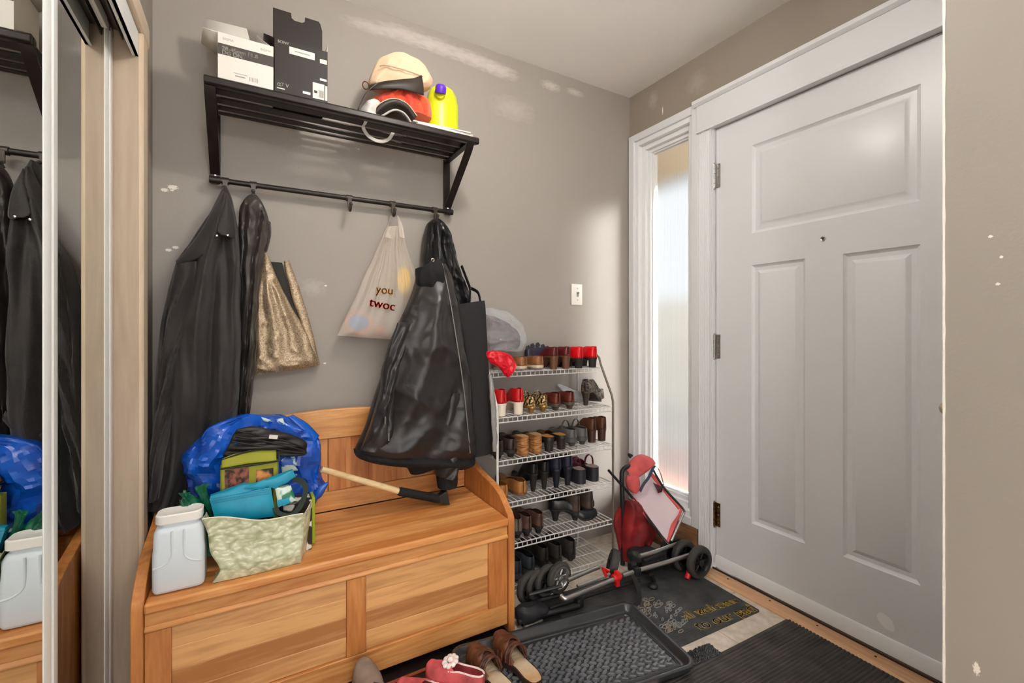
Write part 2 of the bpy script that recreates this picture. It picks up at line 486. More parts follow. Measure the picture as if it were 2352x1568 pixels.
for i, (r0, r1, mm) in enumerate(((378, 432, M_nick), (768, 822, M_nick), (1153, 1207, M_brass))):
    za, zb = P(1646, r1, x=XD).z, P(1646, r0, x=XD).z; mb = MB(); L5 = (zb-za)/5
    for k in range(5):
        mb.cyl((XD-.010, DY1+.004, za+k*L5+.0008), (XD-.010, DY1+.004, za+(k+1)*L5-.0008), .0062, 12)
    mb.sphere((XD-.010, DY1+.004, zb+.003), .0055, 2); mb.sphere((XD-.010, DY1+.004, za-.003), .0055, 2)
    mb.box((XD-.004, DY1-.022, za), (XD-.0015, DY1+.004, zb))
    h = obj('hinge', mb, mm, door)
    if i == 2: h['label'] = 'worn brass hinge near the floor'
    scw = MB()
    for k in range(3): scw.sphere((XD-.0045, DY1-.014, za+(k+.5)*(zb-za)/3), .0035, 2, (.4, 1, 1))
    obj('screw', scw, M_nick, h)
pp = P(1891, 548, x=XD)
mb = MB(); mb.lathe([(0.0, -.004), (.0045, -.004), (.0048, -.005), (.0075, -.006), (.008, -.002), (.008, 0)], (XD, pp.y, pp.z), 20, axis=0)
ph = obj('peephole', mb, M_nick, door)
mb = MB(); mb.sphere((XD-.004, pp.y, pp.z), .0045, 2, (.5, 1, 1)); obj('lens', mb, mat('peephole_glass', (30, 32, 34), rough=.05), ph)
dbp = P(2166, 937, x=XD)
mb = MB(); mb.lathe([(0, -.012), (.010, -.012), (.013, -.009), (.019, -.007), (.021, -.004), (.022, 0)], (XD, dbp.y-.012, dbp.z), 28, axis=0)
mb.box((XD-.024, dbp.y-.015, dbp.z-.010), (XD-.011, dbp.y-.009, dbp.z+.010))
obj('deadbolt', mb, mat('pale_brass', (196, 186, 160), rough=.35, metal=.8), door)
mb = MB(); z1 = P(1646, 1272, x=XD).z
mb.prism([(XD-.010, DZ0-.010), (XD-.001, DZ0-.010), (XD-.001, z1), (XD-.004, z1), (XD-.010, z1-.012)], 1, DY0, DY1)
obj('door_sweep', mb, M_vinyl, door, bevel=.001)
# faint cleaned patch on the leaf near the bottom
patch = P(2035, 1428, x=XD-.0004); mb = MB()
pts = []
for k in range(28):
    a = 2*PI*k/28; rr = 1+.22*noise.noise((math.cos(a)*1.3, math.sin(a)*1.3, 5))
    pts.append((XD-.0004, patch.y+.026*rr*math.cos(a), patch.z+.023*rr*math.sin(a)+.010*math.cos(a)))
mb.bm.faces.new([mb.bm.verts.new(p) for p in pts]); obj('filler_patch', mb, mat('white_filler', (240, 240, 240), rough=.7), door)

# jamb, head casing and fluted side casing
mb = MB()
mb.box((XR-.002, DR1, 0), (XO, DR1+.02, 2.075)); mb.box((XR-.002, DR0-.02, 0), (XO, DR0, 2.075)); mb.box((XR-.002, DR0, 2.063), (XO, DR1, 2.075))
mb.box((XD+.046, DR1-.012, .03), (XO, DR1, 2.063)); mb.box((XD+.046, DR0, .03), (XO, DR0+.012, 2.063))
struct('trim_2', mb, M_white, 'white jamb lining the front door opening', 'trim')
mb = MB(); HX = XR-.022
mb.box((HX, .30, 2.068), (XR, 1.445, 2.190)); mb.box((HX-.003, .30, 2.062), (XR, 1.448, 2.074))
mb.prism([(HX-.002, 2.190), (HX-.014, 2.202), (HX-.014, 2.218), (XR, 2.218), (XR, 2.190)], 1, .30, 1.462)
struct('trim_3', mb, M_white, 'wide white head casing over the front door', 'trim', bevel=.0012)
mb = MB(); prof = []
y0, y1 = DR1+.004, 1.440; n = 5; w = (y1-y0)
pts = [(y0, XR), (y0, XR-.016)]
for k in range(n):
    a = y0+w*(.10+.80*k/n); b = y0+w*(.10+.80*(k+1)/n)
    for j in range(7):
        t = j/6; pts.append((a+(b-a)*t, XR-.0165+.0055*math.sin(PI*t)))
pts += [(y1, XR-.016), (y1, XR)]
mb.prism([(x, y) for y, x in pts], 2, .0, 2.062)
struct('trim_4', mb, M_white, 'fluted white casing between the sidelight and the front door', 'trim', sharp=20)
# plinth of wood stained brown under the sidelight
mb = MB(); mb.box((XR-.012, SL0-.02, 0), (XR, YB, .168)); mb.box((XR-.02, SL0-.02, .0), (XR, YB, .014))
struct('baseboard_right', mb, wood('brown_floor_wood', 1, (176, 128, 92), (104, 70, 48), 1.5), 'brown wooden baseboard under the sidelight window', 'baseboard', bevel=.001)

# threshold
mb = MB()
mb.prism([(1.800, 0), (1.800, .006), (1.806, .012), (1.862, .016), (1.868, .012), (1.868, 0)], 1, .386, 1.372)
th = struct('trim_9', mb, wood('threshold_wood', 1, (222, 178, 138), (188, 142, 104), 1.6, rough=.5), 'pale wooden threshold strip screwed down along the front door', 'threshold')
for px, py in ((1672, 1329), (1768, 1379), (1877, 1436), (2011, 1507)):
    q = P(px, py, z=.0155); mb = MB(); mb.lathe([(0, 0), (.0035, 0), (.0042, -.001)], (min(q.x, 1.852), q.y, .0162), 14)
    s = obj('screw', mb, mat('dark_screw', (52, 40, 32), rough=.5, metal=.6), th); s['kind'] = 'structure'
mb = MB(); mb.box((1.868, .386, -.05), (XO, 1.372, .014)); mb.box((1.868, .386, .014), (1.872, 1.372, .020))
struct('trim_5', mb, mat('dark_sill', (58, 42, 32), rough=.55), 'dark recessed sill in the gap under the front door', 'trim')

# ------------------------------------------------------------------ sidelight
def ring(mb, y0, y1, z0, z1, w, x0, x1, wb=None):
    wb = w if wb is None else wb
    mb.box((x0, y0, z0), (x1, y0+w, z1)); mb.box((x0, y1-w, z0), (x1, y1, z1))
    mb.box((x0, y0+w, z1-w), (x1, y1-w, z1)); mb.box((x0, y0+w, z0), (x1, y1-w, z0+wb))
win = bpy.data.objects.new('window_1', None); COL.objects.link(win)
win.location = (XR, (SL0+SL1)/2, 0); win['kind'] = 'structure'; win['label'] = 'tall narrow frosted sidelight window beside the front door'; win['category'] = 'window'
def wpart(n, mb, m, **kw):
    o = obj(n, mb, m, win, **kw); o['kind'] = 'structure'; return o
ys = lambda px, x: P(px, 757, x=x).y
mb = MB(); ring(mb, 1.4405, 1.903, .168, 2.212, .040, XR-.016, XR+.001)
wpart('window_casing', mb, M_white, bevel=.003)
mb = MB(); ring(mb, 1.470, 1.868, .205, 2.176, .030, XR-.004, XR+.075); wpart('window_jamb', mb, M_vinyl, bevel=.002)
mb = MB(); ring(mb, 1.497, 1.842, .232, 2.150, .030, XR+.022, XR+.080); wpart('window_frame', mb, M_vinyl, bevel=.002)
mb = MB(); ring(mb, 1.522, 1.815, .258, 2.124, .022, XR+.042, XR+.085); ring(mb, 1.540, 1.797, .276, 2.106, .012, XR+.054, XR+.085)
wpart('glazing_bead', mb, M_vinyl, bevel=.002)

def frosted():
    m, nt, out = new_mat('reeded_frosted_glass'); L = nt.links
    tc = N(nt, 'ShaderNodeTexCoord'); mp = N(nt, 'ShaderNodeMapping'); mp.inputs['Scale'].default_value = (1, 90, 1.2); L.new(tc.outputs['Object'], mp.inputs[0])
    n = N(nt, 'ShaderNodeTexNoise'); n.inputs['Scale'].default_value = 1.0; n.inputs['Detail'].default_value = 2; L.new(mp.outputs[0], n.inputs['Vector'])
    bp = N(nt, 'ShaderNodeBump'); bp.inputs['Strength'].default_value = .5; bp.inputs['Distance'].default_value = .003; L.new(n.outputs[0], bp.inputs['Height'])
    rf = N(nt, 'ShaderNodeBsdfRefraction'); rf.inputs['Roughness'].default_value = .45; rf.inputs['IOR'].default_value = 1.12; rf.inputs['Color'].default_value = (.93, .95, .96, 1)
    tl = N(nt, 'ShaderNodeBsdfTranslucent'); tl.inputs['Color'].default_value = (.9, .93, .95, 1)
    gl = N(nt, 'ShaderNodeBsdfGlossy'); gl.inputs['Roughness'].default_value = .25
    for q in (rf, tl, gl): L.new(bp.outputs[0], q.inputs['Normal'])
    m1 = N(nt, 'ShaderNodeMixShader'); m1.inputs[0].default_value = .03; L.new(rf.outputs[0], m1.inputs[1]); L.new(tl.outputs[0], m1.inputs[2])
    m2 = N(nt, 'ShaderNodeMixShader'); m2.inputs[0].default_value = .06; L.new(m1.outputs[0], m2.inputs[1]); L.new(gl.outputs[0], m2.inputs[2])
    L.new(m2.outputs[0], out.inputs[0]); MATS['frosted'] = m; return m
mb = MB(); mb.quad((XR+.072, 1.545, .280), (XR+.072, 1.792, .280), (XR+.072, 1.792, 2.100), (XR+.072, 1.545, 2.100))
wpart('window_pane', mb, frosted())

# what stands outside the sidelight: porch boards, a pale house wall and a soffit
mb = MB(); mb.box((XO, .6, -.20), (XO+1.3, 5.5, -.02))
struct('porch_floor', mb, wood('porch_boards', 1, (166, 112, 92), (126, 80, 64), 1.0, plank=.14, plank_axis=0), 'reddish brown porch boards outside the sidelight', 'porch')
mb = MB(); mb.box((XO+3.4, -3, -.2), (XO+3.5, 12, 1.62))
struct('wall_outside', mb, mat('pale_siding', (206, 200, 180), rough=.8, var=.12, vscale=3), 'pale beige outdoor wall seen blurred through the sidelight', 'wall')
mb = MB(); mb.box((XO, -1, 2.42), (XO+.9, 6, 2.55))
struct('porch_soffit', mb, mat('soffit_paint', (196, 188, 160), rough=.8), 'pale soffit over the porch outside the sidelight', 'soffit')
mb = MB(); mb.box((XO+.9, -3, -.35), (XO+14, 14, -.20))
struct('ground_outside', mb, mat('outdoor_gravel', (170, 164, 150), rough=.9, var=.2, vscale=6), 'pale ground outside beyond the porch', 'ground')

# ------------------------------------------------------------------ mirrored sliding closet doors
M_case = wood('pale_casing_wood', 2, (214, 196, 172), (196, 174, 148), .8, rough=.6)
M_jamb = wood('grey_tan_jamb', 2, (184, 166, 146), (170, 150, 130), .8, rough=.7)
M_casey = wood('pale_casing_wood_level', 1, (214, 196, 172), (196, 174, 148), .8, rough=.4)
M_alu = mat('white_anodised_profile', (226, 228, 226), rough=.28, spec=.6)
M_mirror = mat('mirror_silver', (226, 228, 226), rough=.0, metal=1.0)
M_track = mat('dark_track_metal', (96, 92, 88), rough=.4, metal=.7)
CX0 = XL+.015
mb = MB(); yc = CY1-.004
mb.prism([(XL, yc), (CX0-.004, yc), (CX0, yc+.006), (CX0, yc+.060), (CX0-.004, yc+.086), (XL, yc+.090)], 2, 0, 1.9795)
struct('trim_6', mb, M_case, 'pale wooden casing down the side of the mirrored closet', 'trim', sharp=20)
mb = MB()
mb.prism([(XL, 1.980), (CX0-.004, 1.980), (CX0, 1.986), (CX0, 2.036), (CX0-.004, 2.058), (XL, 2.058)], 1, CY0-.09, yc+.090)
struct('trim_7', mb, M_casey, 'pale wooden casing across the top of the mirrored closet', 'trim', sharp=20)
mb = MB(); mb.box((XL-.120, CY1-.008, 0), (XL+.004, CY1+.004, 1.985))
struct('trim_8', mb, M_jamb, 'pale wooden jamb beside the mirrored closet door', 'trim')
track = thing('trim_10', 'white sliding door track across the top of the closet', 'track', (XL-.03, .65, 1.95)); track['kind'] = 'structure'
mb = MB(); mb.box((XL-.003, CY0, 1.908), (XL+.004, CY1-.006, 1.984)); mb.box((XL-.010, CY0, 1.908), (XL+.004, CY1-.006, 1.911))
o = obj('fascia', mb, M_alu, track); o['kind'] = 'structure'
mb = MB(); mb.box((XL-.105, CY0, 1.968), (XL-.006, CY1-.01, 1.984))
for x in (XL-.030, XL-.052, XL-.074, XL-.098): mb.box((x-.0015, CY0, 1.944), (x+.0015, CY1-.01, 1.968))
o = obj('track_body', mb, M_track, track); o['kind'] = 'structure'
mb = MB(); mb.box((XL-.10, CY0, 0), (XL-.006, CY1-.01, .006))
for x in (XL-.020, XL-.047, XL-.075): mb.box((x-.0015, CY0, .006), (x+.0015, CY1-.01, .014))
o = obj('floor_track', mb, M_alu, track); o['kind'] = 'structure'

def mirror_door(n, x, y0, y1, z0, z1, sl, sr, label):
    d = bpy.data.objects.new(n, None); COL.objects.link(d); d.location = (x, (y0+y1)/2, z0)
    d['kind'] = 'structure'; d['label'] = label; d['category'] = 'door'
    mb = MB(); mb.quad((x, y0+.01, z0+.01), (x, y1-.01, z0+.01), (x, y1-.01, z1-.01), (x, y0+.01, z1-.01))
    g = obj('mirror_glass', mb, M_mirror, d); g['kind'] = 'structure'
    mb = MB(); mb.box((x-.012, y0, z0), (x-.002, y1, z1)); g = obj('door_back', mb, M_track, d); g['kind'] = 'structure'
    def stile(a, b):
        w = b-a
        return MB().prism([(x-.012, a), (x+.001, a), (x+.003, a+w*.10), (x+.003, a+w*.40), (x-.002, a+w*.46), (x-.002, a+w*.54), (x+.003, a+w*.60), (x+.003, a+w*.90), (x+.001, b), (x-.012, b)], 2, z0, z1)
    for a, b in ((y0, y0+sl), (y1-sr, y1)):
        s = obj('stile', stile(a, b), M_alu, d, sharp=25); s['kind'] = 'structure'
    for a, b in ((z0, z0+.03), (z1-.03, z1)):
        mb = MB(); mb.box((x-.010, y0+sl, a), (x+.006, y1-sr, b)); s = obj('rail', mb, M_alu, d, bevel=.001); s['kind'] = 'structure'
    return d
mirror_door('door_2', XL-.022, .02, 1.128, .012, 1.950, .05, .062, 'front sliding mirror door with white frame at the left edge of the view')
mirror_door('door_3', XL-.053, .62, CY1-.012, .012, 1.956, .05, .075, 'rear sliding mirror door with white frame next to the closet jamb')

# ------------------------------------------------------------------ light switch
sw = thing('light_switch', 'white toggle light switch on the back wall above the shoe rack', 'light switch', (P(1325, 676, y=YB)))
a, b = P(1313, 700, y=YB-.006), P(1337.5, 653, y=YB-.006)
mb = MB(); mb.box((a.x, YB-.006, a.z), (b.x, YB, b.z), bev=.002)
obj('cover_plate', mb, mat('ivory_plastic', (232, 228, 218), rough=.35), sw)
c = sw.location
mb = MB(); mb.box((c.x-.006, YB-.008, c.z-.013), (c.x+.006, YB-.005, c.z+.013)); mb.prism([(YB-.006, c.z-.002), (YB-.018, c.z+.006), (YB-.017, c.z+.011), (YB-.006, c.z+.008)], 0, c.x-.0035, c.x+.0035)
obj('toggle', mb, mat('grey_toggle', (150, 148, 142), rough=.4), sw)
for s in (-.03, .03): obj('screw', MB().sphere((c.x, YB-.006, c.z+s), .003, 2, (1, .4, 1)), M_nick, sw)
# ------------------------------------------------------------------ storage bench
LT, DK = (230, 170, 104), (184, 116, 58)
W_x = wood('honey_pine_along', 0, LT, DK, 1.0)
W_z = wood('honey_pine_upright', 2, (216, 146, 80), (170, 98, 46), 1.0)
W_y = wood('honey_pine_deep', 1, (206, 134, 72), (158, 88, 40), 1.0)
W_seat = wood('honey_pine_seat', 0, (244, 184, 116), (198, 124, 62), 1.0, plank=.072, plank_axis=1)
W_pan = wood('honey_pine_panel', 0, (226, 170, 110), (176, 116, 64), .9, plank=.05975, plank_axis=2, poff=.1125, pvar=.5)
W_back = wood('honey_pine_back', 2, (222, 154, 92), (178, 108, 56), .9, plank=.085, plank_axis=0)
BX0, BX1, BF, BB = -.262, .851, 1.463, 1.893
bench = thing('storage_bench', 'honey pine storage bench with paneled front and curved armrest ends', 'bench', ((BX0+BX1)/2, (BF+BB)/2, 0))
prof = [(BF-.004, 0), (BF-.004, .405), (BF+.003, .435), (1.500, .465), (1.545, .497), (1.600, .514), (1.660, .524), (1.730, .536), (1.785, .552), (1.825, .578), (1.848, .620), (1.862, .680), (1.872, .722), (BB, .735), (BB, 0)]
top = smooth_levels(prof[1:-1], 60)
poly = [prof[0]]+top+[prof[-1]]
for a, b in ((BX0, BX0+.026), (BX1-.026, BX1)):
    obj('end_panel', MB().prism(poly, 0, a, b), W_z, bench, bevel=.004, sharp=30)
ix0, ix1 = BX0+.027, BX1-.027
mb = MB(); mb.box((ix0, BF-.008, .402), (ix1, BB-.037, .430)); obj('seat_lid', mb, W_seat, bench, bevel=.006)
mb = MB(); mb.box((ix0, BF+.004, .352), (ix1, BF+.026, .4005))
mb.prism([(BF+.004, .352), (BF-.004, .356), (BF-.004, .362), (BF+.004, .370)], 0, ix0, ix1)
obj('top_rail', mb, W_x, bench, bevel=.002)
mb = MB(); mb.box((ix0, BF+.004, .036), (ix1, BF+.026, .112)); obj('bottom_rail', mb, W_x, bench, bevel=.002)
xm = [P(797, 1400, y=BF).x, P(842, 1400, y=BF).x]; xs = .055
xr = P(1124, 1300, y=BF).x; xl = P(393, 1450, y=BF).x
for a, b in ((ix0, xl), (xm[0], xm[1]), (xr, ix1)):
    mb = MB(); mb.box((a, BF+.0035, .1125), (b, BF+.0255, .3515)); obj('front_stile', mb, W_z, bench, bevel=.002)
for a, b in ((xl, xm[0]), (xm[1], xr)):
    mb = MB(); n = 4; h = (.3515-.1125)/n
    for k in range(n):
        z0 = .1125+k*h
        mb.prism([(BF+.013, z0+.0015), (BF+.0145, z0), (BF+.022, z0), (BF+.022, z0+h), (BF+.0145, z0+h), (BF+.013, z0+h-.0015)], 0, a+.0002, b-.0002)
    obj('front_panel', mb, W_pan, bench, sharp=20)
mb = MB(); mb.box((ix0, BB-.012, .036), (ix1, BB, .40)); mb.box((ix0, BF+.026, .030), (ix1, BB-.012, .042)); obj('chest_inside', mb, W_x, bench)
# back rest
cxm = (BX0+BX1)/2
arch = lambda x: .820-.27*(x-cxm)**2
mb = MB(); n = 40
pl = [(ix0+(ix1-ix0)*i/n, arch(ix0+(ix1-ix0)*i/n)) for i in range(n+1)]
mb.prism([(ix1, .706), (ix0, .706)]+pl, 1, BB-.036, BB-.010); obj('back_top_rail', mb, W_x, bench, bevel=.005)
mb = MB(); mb.box((ix0, BB-.036, .431), (ix1, BB-.010, .505)); obj('back_bottom_rail', mb, W_x, bench, bevel=.002)
xa, xb = P(754, 1100, y=BB-.035).x, P(795, 1100, y=BB-.035).x
for a, b in ((ix0, ix0+.06), (xa, xb), (ix1-.06, ix1)):
    mb = MB(); mb.box((a, BB-.0365, .5055), (b, BB-.0105, .7055)); obj('back_stile', mb, W_z, bench, bevel=.002)
for a, b in ((ix0+.06, xa), (xb, ix1-.06)):
    mb = MB(); n = 5; w = (b-a)/n
    for k in range(n):
        x0 = a+k*w
        mb.prism([(x0+.0015, BB-.026), (x0, BB-.0245), (x0, BB-.016), (x0+w, BB-.016), (x0+w, BB-.0245), (x0+w-.0015, BB-.026)], 2, .5055, .7055)
    obj('back_panel', mb, W_back, bench, sharp=20)

# ------------------------------------------------------------------ wall coat shelf
M_blk = mat('dark_bronze_metal', (44, 36, 33), rough=.38, metal=.35, var=.2, vscale=30)
SZ = 1.884                                 # top of the slats
SFY = 1.624
shelf = thing('coat_shelf', 'dark bronze slatted wall shelf with hanging rod and hooks', 'coat shelf', (.33, YB-.02, 1.64))
xl, xr = -.108, .757
def arm_pts():
    return spline([(1.889, 1.668), (1.860, 1.690), (1.790, 1.745), (1.710, 1.806), (1.668, 1.838), (1.648, 1.862), (1.642, 1.880)], 30)
def bracket(x):
    mb = MB()
    pts = smooth_levels([(1.890, 1.664), (1.862, 1.688), (1.790, 1.745), (1.712, 1.806), (1.668, 1.842), (1.648, 1.866), (1.644, 1.884)], 30)
    mb.tube([(x, a, b) for a, b in pts], .01, flat=(.030, .006))
    mb.box((x-.015, 1.898, 1.648), (x+.015, 1.904, 1.880))
    mb.box((x-.015, 1.885, 1.645), (x+.015, 1.899, 1.670))
    mb.box((x-.012, 1.640, 1.868), (x+.012, 1.900, 1.8745))
    return mb
for x in (xl, xr):
    b = obj('bracket', bracket(x), M_blk, shelf, bevel=.001)
    mb = MB(); mb.lathe([(0, 1.8825), (.004, 1.8830), (.0058, 1.8845), (.0062, 1.886)], (x, 0, 1.662), 16, axis=1); obj('bolt', mb, mat('bright_steel', (210, 208, 202), rough=.25, metal=1.0), b)
mb = MB(); mb.prism([(SFY, 1.864), (SFY+.006, 1.860), (SFY+.041, 1.868), (SFY+.041, SZ), (SFY+.030, SZ+.004), (SFY+.008, SZ+.004), (SFY, SZ-.003)], 0, -.122, .785)
obj('front_rail', mb, M_blk, shelf, bevel=.002)
for y0, y1 in ((1.689, 1.732), (1.756, 1.797), (1.820, 1.850), (1.872, 1.890)):
    mb = MB(); mb.box((-.108, y0, 1.878), (.772, y1, SZ)); obj('slat', mb, M_blk, shelf, bevel=.002)
RY_, RZ_ = 1.872, 1.643
rod = obj('hanging_rod', MB().cyl((-.119, RY_, RZ_), (.772, RY_, RZ_), .0095, 16), M_blk, shelf)
for x in (-.108, .757):
    mb = MB(); mb.cyl((x-.016, RY_, RZ_), (x+.016, RY_, RZ_), .0125, 16); mb.box((x-.012, RY_, RZ_-.010), (x+.012, 1.890, RZ_+.012)); obj('rod_collar', mb, M_blk, shelf)
HOOKS = []
M_brz = mat('bronze_hook', (66, 58, 52), rough=.35, metal=.5)
for px, py in ((517, 425), (582, 437), (803, 480), (903, 494), (1000, 500)):
    x = P(px, py, y=RY_-.012).x; HOOKS.append(x)
    mb = MB(); mb.cyl((x-.011, RY_, RZ_), (x+.011, RY_, RZ_), .0128, 16)
    mb.box((x-.007, RY_-.016, RZ_-.040), (x+.007, RY_-.010, RZ_-.004))
    pts = [(x, RY_-.013, RZ_-.034), (x, RY_-.014, RZ_-.046), (x, RY_-.022, RZ_-.054), (x, RY_-.034, RZ_-.052), (x, RY_-.040, RZ_-.042), (x, RY_-.041, RZ_-.034)]
    mb.tube(spline(pts, 16), .0045, 8); mb.sphere((x, RY_-.041, RZ_-.032), .0068, 2)
    obj('hook', mb, M_brz, shelf)

# ------------------------------------------------------------------ things on the shelf
M_card = mat('white_card', (216, 211, 202), rough=.6)
M_cardin = mat('white_card_inside', (222, 214, 200), rough=.7)
M_bcard = mat('black_card', (32, 21, 17), rough=.55)
M_ink = mat('black_ink', (40, 34, 32), rough=.6)
M_gink = mat('grey_ink', (150, 146, 140), rough=.6)
M_wink = mat('white_ink', (235, 230, 222), rough=.6)
def carton(root, x0, x1, y0, y1, z0, z1, m, mi, t=.0018):
    mb = MB()
    mb.box((x0, y0, z0), (x1, y0+t, z1)); mb.box((x0, y1-t, z0), (x1, y1, z1)); mb.box((x0, y0+t, z0), (x0+t, y1-t, z1)); mb.box((x1-t, y0+t, z0), (x1, y1-t, z1))
    mb.box((x0+t, y0+t, z0), (x1-t, y1-t, z0+t))
    b = obj('body', mb, m, root); return b
def label_text(root, s, size, x, y, z, m, name='lettering', bold=False):
    me = text_mesh(s, size, .0002)
    mb = MB(); mb.addmesh(me, frame_M((x, y, z), (1, 0, 0), (0, 0, 1)))
    if bold:
        mb.addmesh(me, frame_M((x+size*.035, y, z), (1, 0, 0), (0, 0, 1)))
        mb.addmesh(me, frame_M((x+size*.035, y, z+size*.03), (1, 0, 0), (0, 0, 1)))
    return obj(name, mb, m, root)
bz = SZ+.0045
wx0, wx1, wy0, wy1, wz1 = -.087, .0625, 1.640, 1.800, 2.030
wb = thing('lens_box', 'open white lens box with a dark band left on the wall shelf', 'box', ((wx0+wx1)/2, 1.72, bz))
body = carton(wb, wx0, wx1, wy0, wy1, bz, wz1, M_card, M_cardin)
mb = MB(); b0, b1 = P(500, 122, y=wy0).z, P(500, 97, y=wy0).z
mb.box((wx0+.0003, wy0-.0004, b0), (wx1-.0002, wy0+.0002, b1)); obj('band', mb, mat('warm_grey_band', (66, 58, 54), rough=.6), wb)
label_text(wb, '28-45mm F1.8', .0165, wx0+.010, wy0-.0007, b0+.0142, M_wink, bold=True)
label_text(wb, 'DG DN', .0165, wx0+.010, wy0-.0007, b0+.0012, M_wink, bold=True)
label_text(wb, 'SIGMA', .010, wx0+.012, wy0-.0006, wz1-.020, M_gink)
label_text(wb, 'SIGMA', .010, wx1-.036, wy0-.0006, wz1-.022, M_gink)
mb = MB()
for k in range(7): mb.box((wx0+.083+k*.0035, wy0-.0005, bz+.013), (wx0+.083+k*.0035+(.0012 if k % 2 else .002), wy0-.0001, bz+.026))
mb.box((wx0+.045, wy0-.0005, bz+.018), (wx0+.072, wy0-.0001, bz+.0215)); mb.box((wx0+.040, wy0-.0005, bz+.027), (wx0+.078, wy0-.0001, bz+.0285))
obj('fine_print', mb, M_gink, wb)
def flap(root, m, pts, t=.0016, name='flap'):
    """card flap through four or more points"""
    mb = MB(); mb.bm.faces.new([mb.bm.verts.new(p) for p in pts]); return obj(name, mb, m, root, solid=t)
f1 = [P(470, 42, y=wy1), P(567, 66, y=wy1), (wx1-.012, wy1, wz1), (wx0-.030, wy1-.004, wz1+.018)]
flap(wb, M_card, [(wx0, wy1, wz1), f1[3], f1[0], f1[1], (wx1-.045, wy1, wz1)])
flap(wb, M_card, [(wx0, wy0+.004, wz1), (wx0, wy1-.004, wz1), (wx0-.052, wy1-.03, wz1+.020), (wx0-.040, wy0+.02, wz1+.012)])
flap(wb, M_card, [(wx1, wy0+.01, wz1), (wx1, wy1-.01, wz1), (wx1-.050, wy1-.02, wz1+.062), (wx1-.046, wy0+.07, wz1+.060)])
kx0, kx1, ky0, ky1, kz1 = .0660, .2240, 1.636, 1.768, 2.060
kb = thing('camera_box', 'tall black camera box with its lid standing open', 'box', ((kx0+kx1)/2, 1.70, bz))
carton(kb, kx0, kx1, ky0, ky1, bz, kz1, M_bcard, M_bcard)
t = .0018
mid = (kx0+kx1)/2
mb = MB(); lid = [(kx0, kz1-.004), (kx1, kz1-.004), (kx1, 2.205), (kx1-.006, 2.228), (kx1-.012, 2.236), (mid+.022, 2.236), (mid+.021, 2.219), (mid+.012, 2.213), (mid-.012, 2.213), (mid-.021, 2.219), (mid-.022, 2.236), (kx0, 2.236)]
mb.prism(lid, 1, ky1, ky1+t); obj('lid', mb, M_bcard, kb)
flap(kb, M_bcard, [(kx0, ky0+.004, kz1), (kx0, ky1-.004, kz1), (kx0-.030, ky1-.02, kz1+.022), (kx0-.030, ky0+.035, kz1+.022)])
flap(kb, M_cardin, [(kx1, ky0+.004, kz1), (kx1, ky1-.004, kz1), (kx1+.006, ky1-.012, kz1+.055), (kx1+.006, ky0+.045, kz1+.050)])
yk = ky0-.0006
label_text(kb, 'SONY', .0125, kx0+.008, yk, kz1-.014, M_wink, bold=True)
label_text(kb, '\u03b17 V', .017, kx0+.006, yk, bz+.019, M_wink, bold=True)
mb = MB(); mb.box((kx0+.006, yk+.0002, bz+.0105), (kx0+.029, yk+.0006, bz+.0135)); mb.box((kx0+.082, yk+.0002, bz+.013), (kx0+.105, yk+.0006, bz+.021))
mb.box((kx1-.024, yk+.0002, bz+.070), (kx1-.003, yk+.0006, bz+.077)); obj('fine_print', mb, M_wink, kb)
mb = MB(); mb.box((kx0+.042, yk+.0001, kz1-.040), (kx0+.118, yk+.0006, kz1-.017)); st = obj('sticker', mb, M_card, kb)
me = MB(); me.box((kx0+.058, yk-.0003, kz1-.030), (kx0+.104, yk+.0001, kz1-.0265)); obj('fine_print', me, M_gink, st)
mb = MB(); mb.box((kx1-.046, yk+.0001, bz+.006), (kx1-.010, yk+.0006, bz+.058)); mb.box((kx1-.007, yk+.0001, bz+.006), (kx1-.001, yk+.0006, bz+.055))
st = obj('sticker', mb, M_card, kb)
me = MB()
for k in range(8): me.box((kx1-.026+k*.0018, yk-.0003, bz+.012), (kx1-.026+k*.0018+.0009, yk+.0001, bz+.036))
me.box((kx1-.042, yk-.0003, bz+.024), (kx1-.032, yk+.0001, bz+.032)); obj('fine_print', me, M_ink, st)
mb = MB(); mb.box((kx1-.024, yk+.0001, kz1-.044), (kx1-.002, yk+.0006, kz1-.030)); obj('sticker', mb, M_cardin, kb)
# print on the black box bottom, seen through the slats
mb = MB(); random.seed(3)
for r in range(7):
    x = kx0+.008
    while x < kx1-.012:
        w = random.choice((.003, .005, .008, .012)); 
        if random.random() < .7: mb.box((x, ky0+.028+r*.013, bz-.0003), (x+w, ky0+.028+r*.013+random.choice((.002, .003, .005)), bz+.0001))
        x += w+.004
obj('bottom_print', mb, M_wink, kb)

# white papers
pap = thing('paper_stack', 'flat stack of white papers at right end of the wall shelf', 'papers', (.66, 1.74, bz))
random.seed(5)
for k in range(4):
    mb = MB(); a = math.radians(random.uniform(-3, 3)); M = Matrix.Translation((.645+random.uniform(-.006, .006), 1.742, bz+.0012+k*.0042)) @ Matrix.Rotation(a, 4, 'Z')
    mb.box((-.115, -.098, 0), (.115, .098, .0040), M); obj('sheet_bundle', mb, M_card, pap)
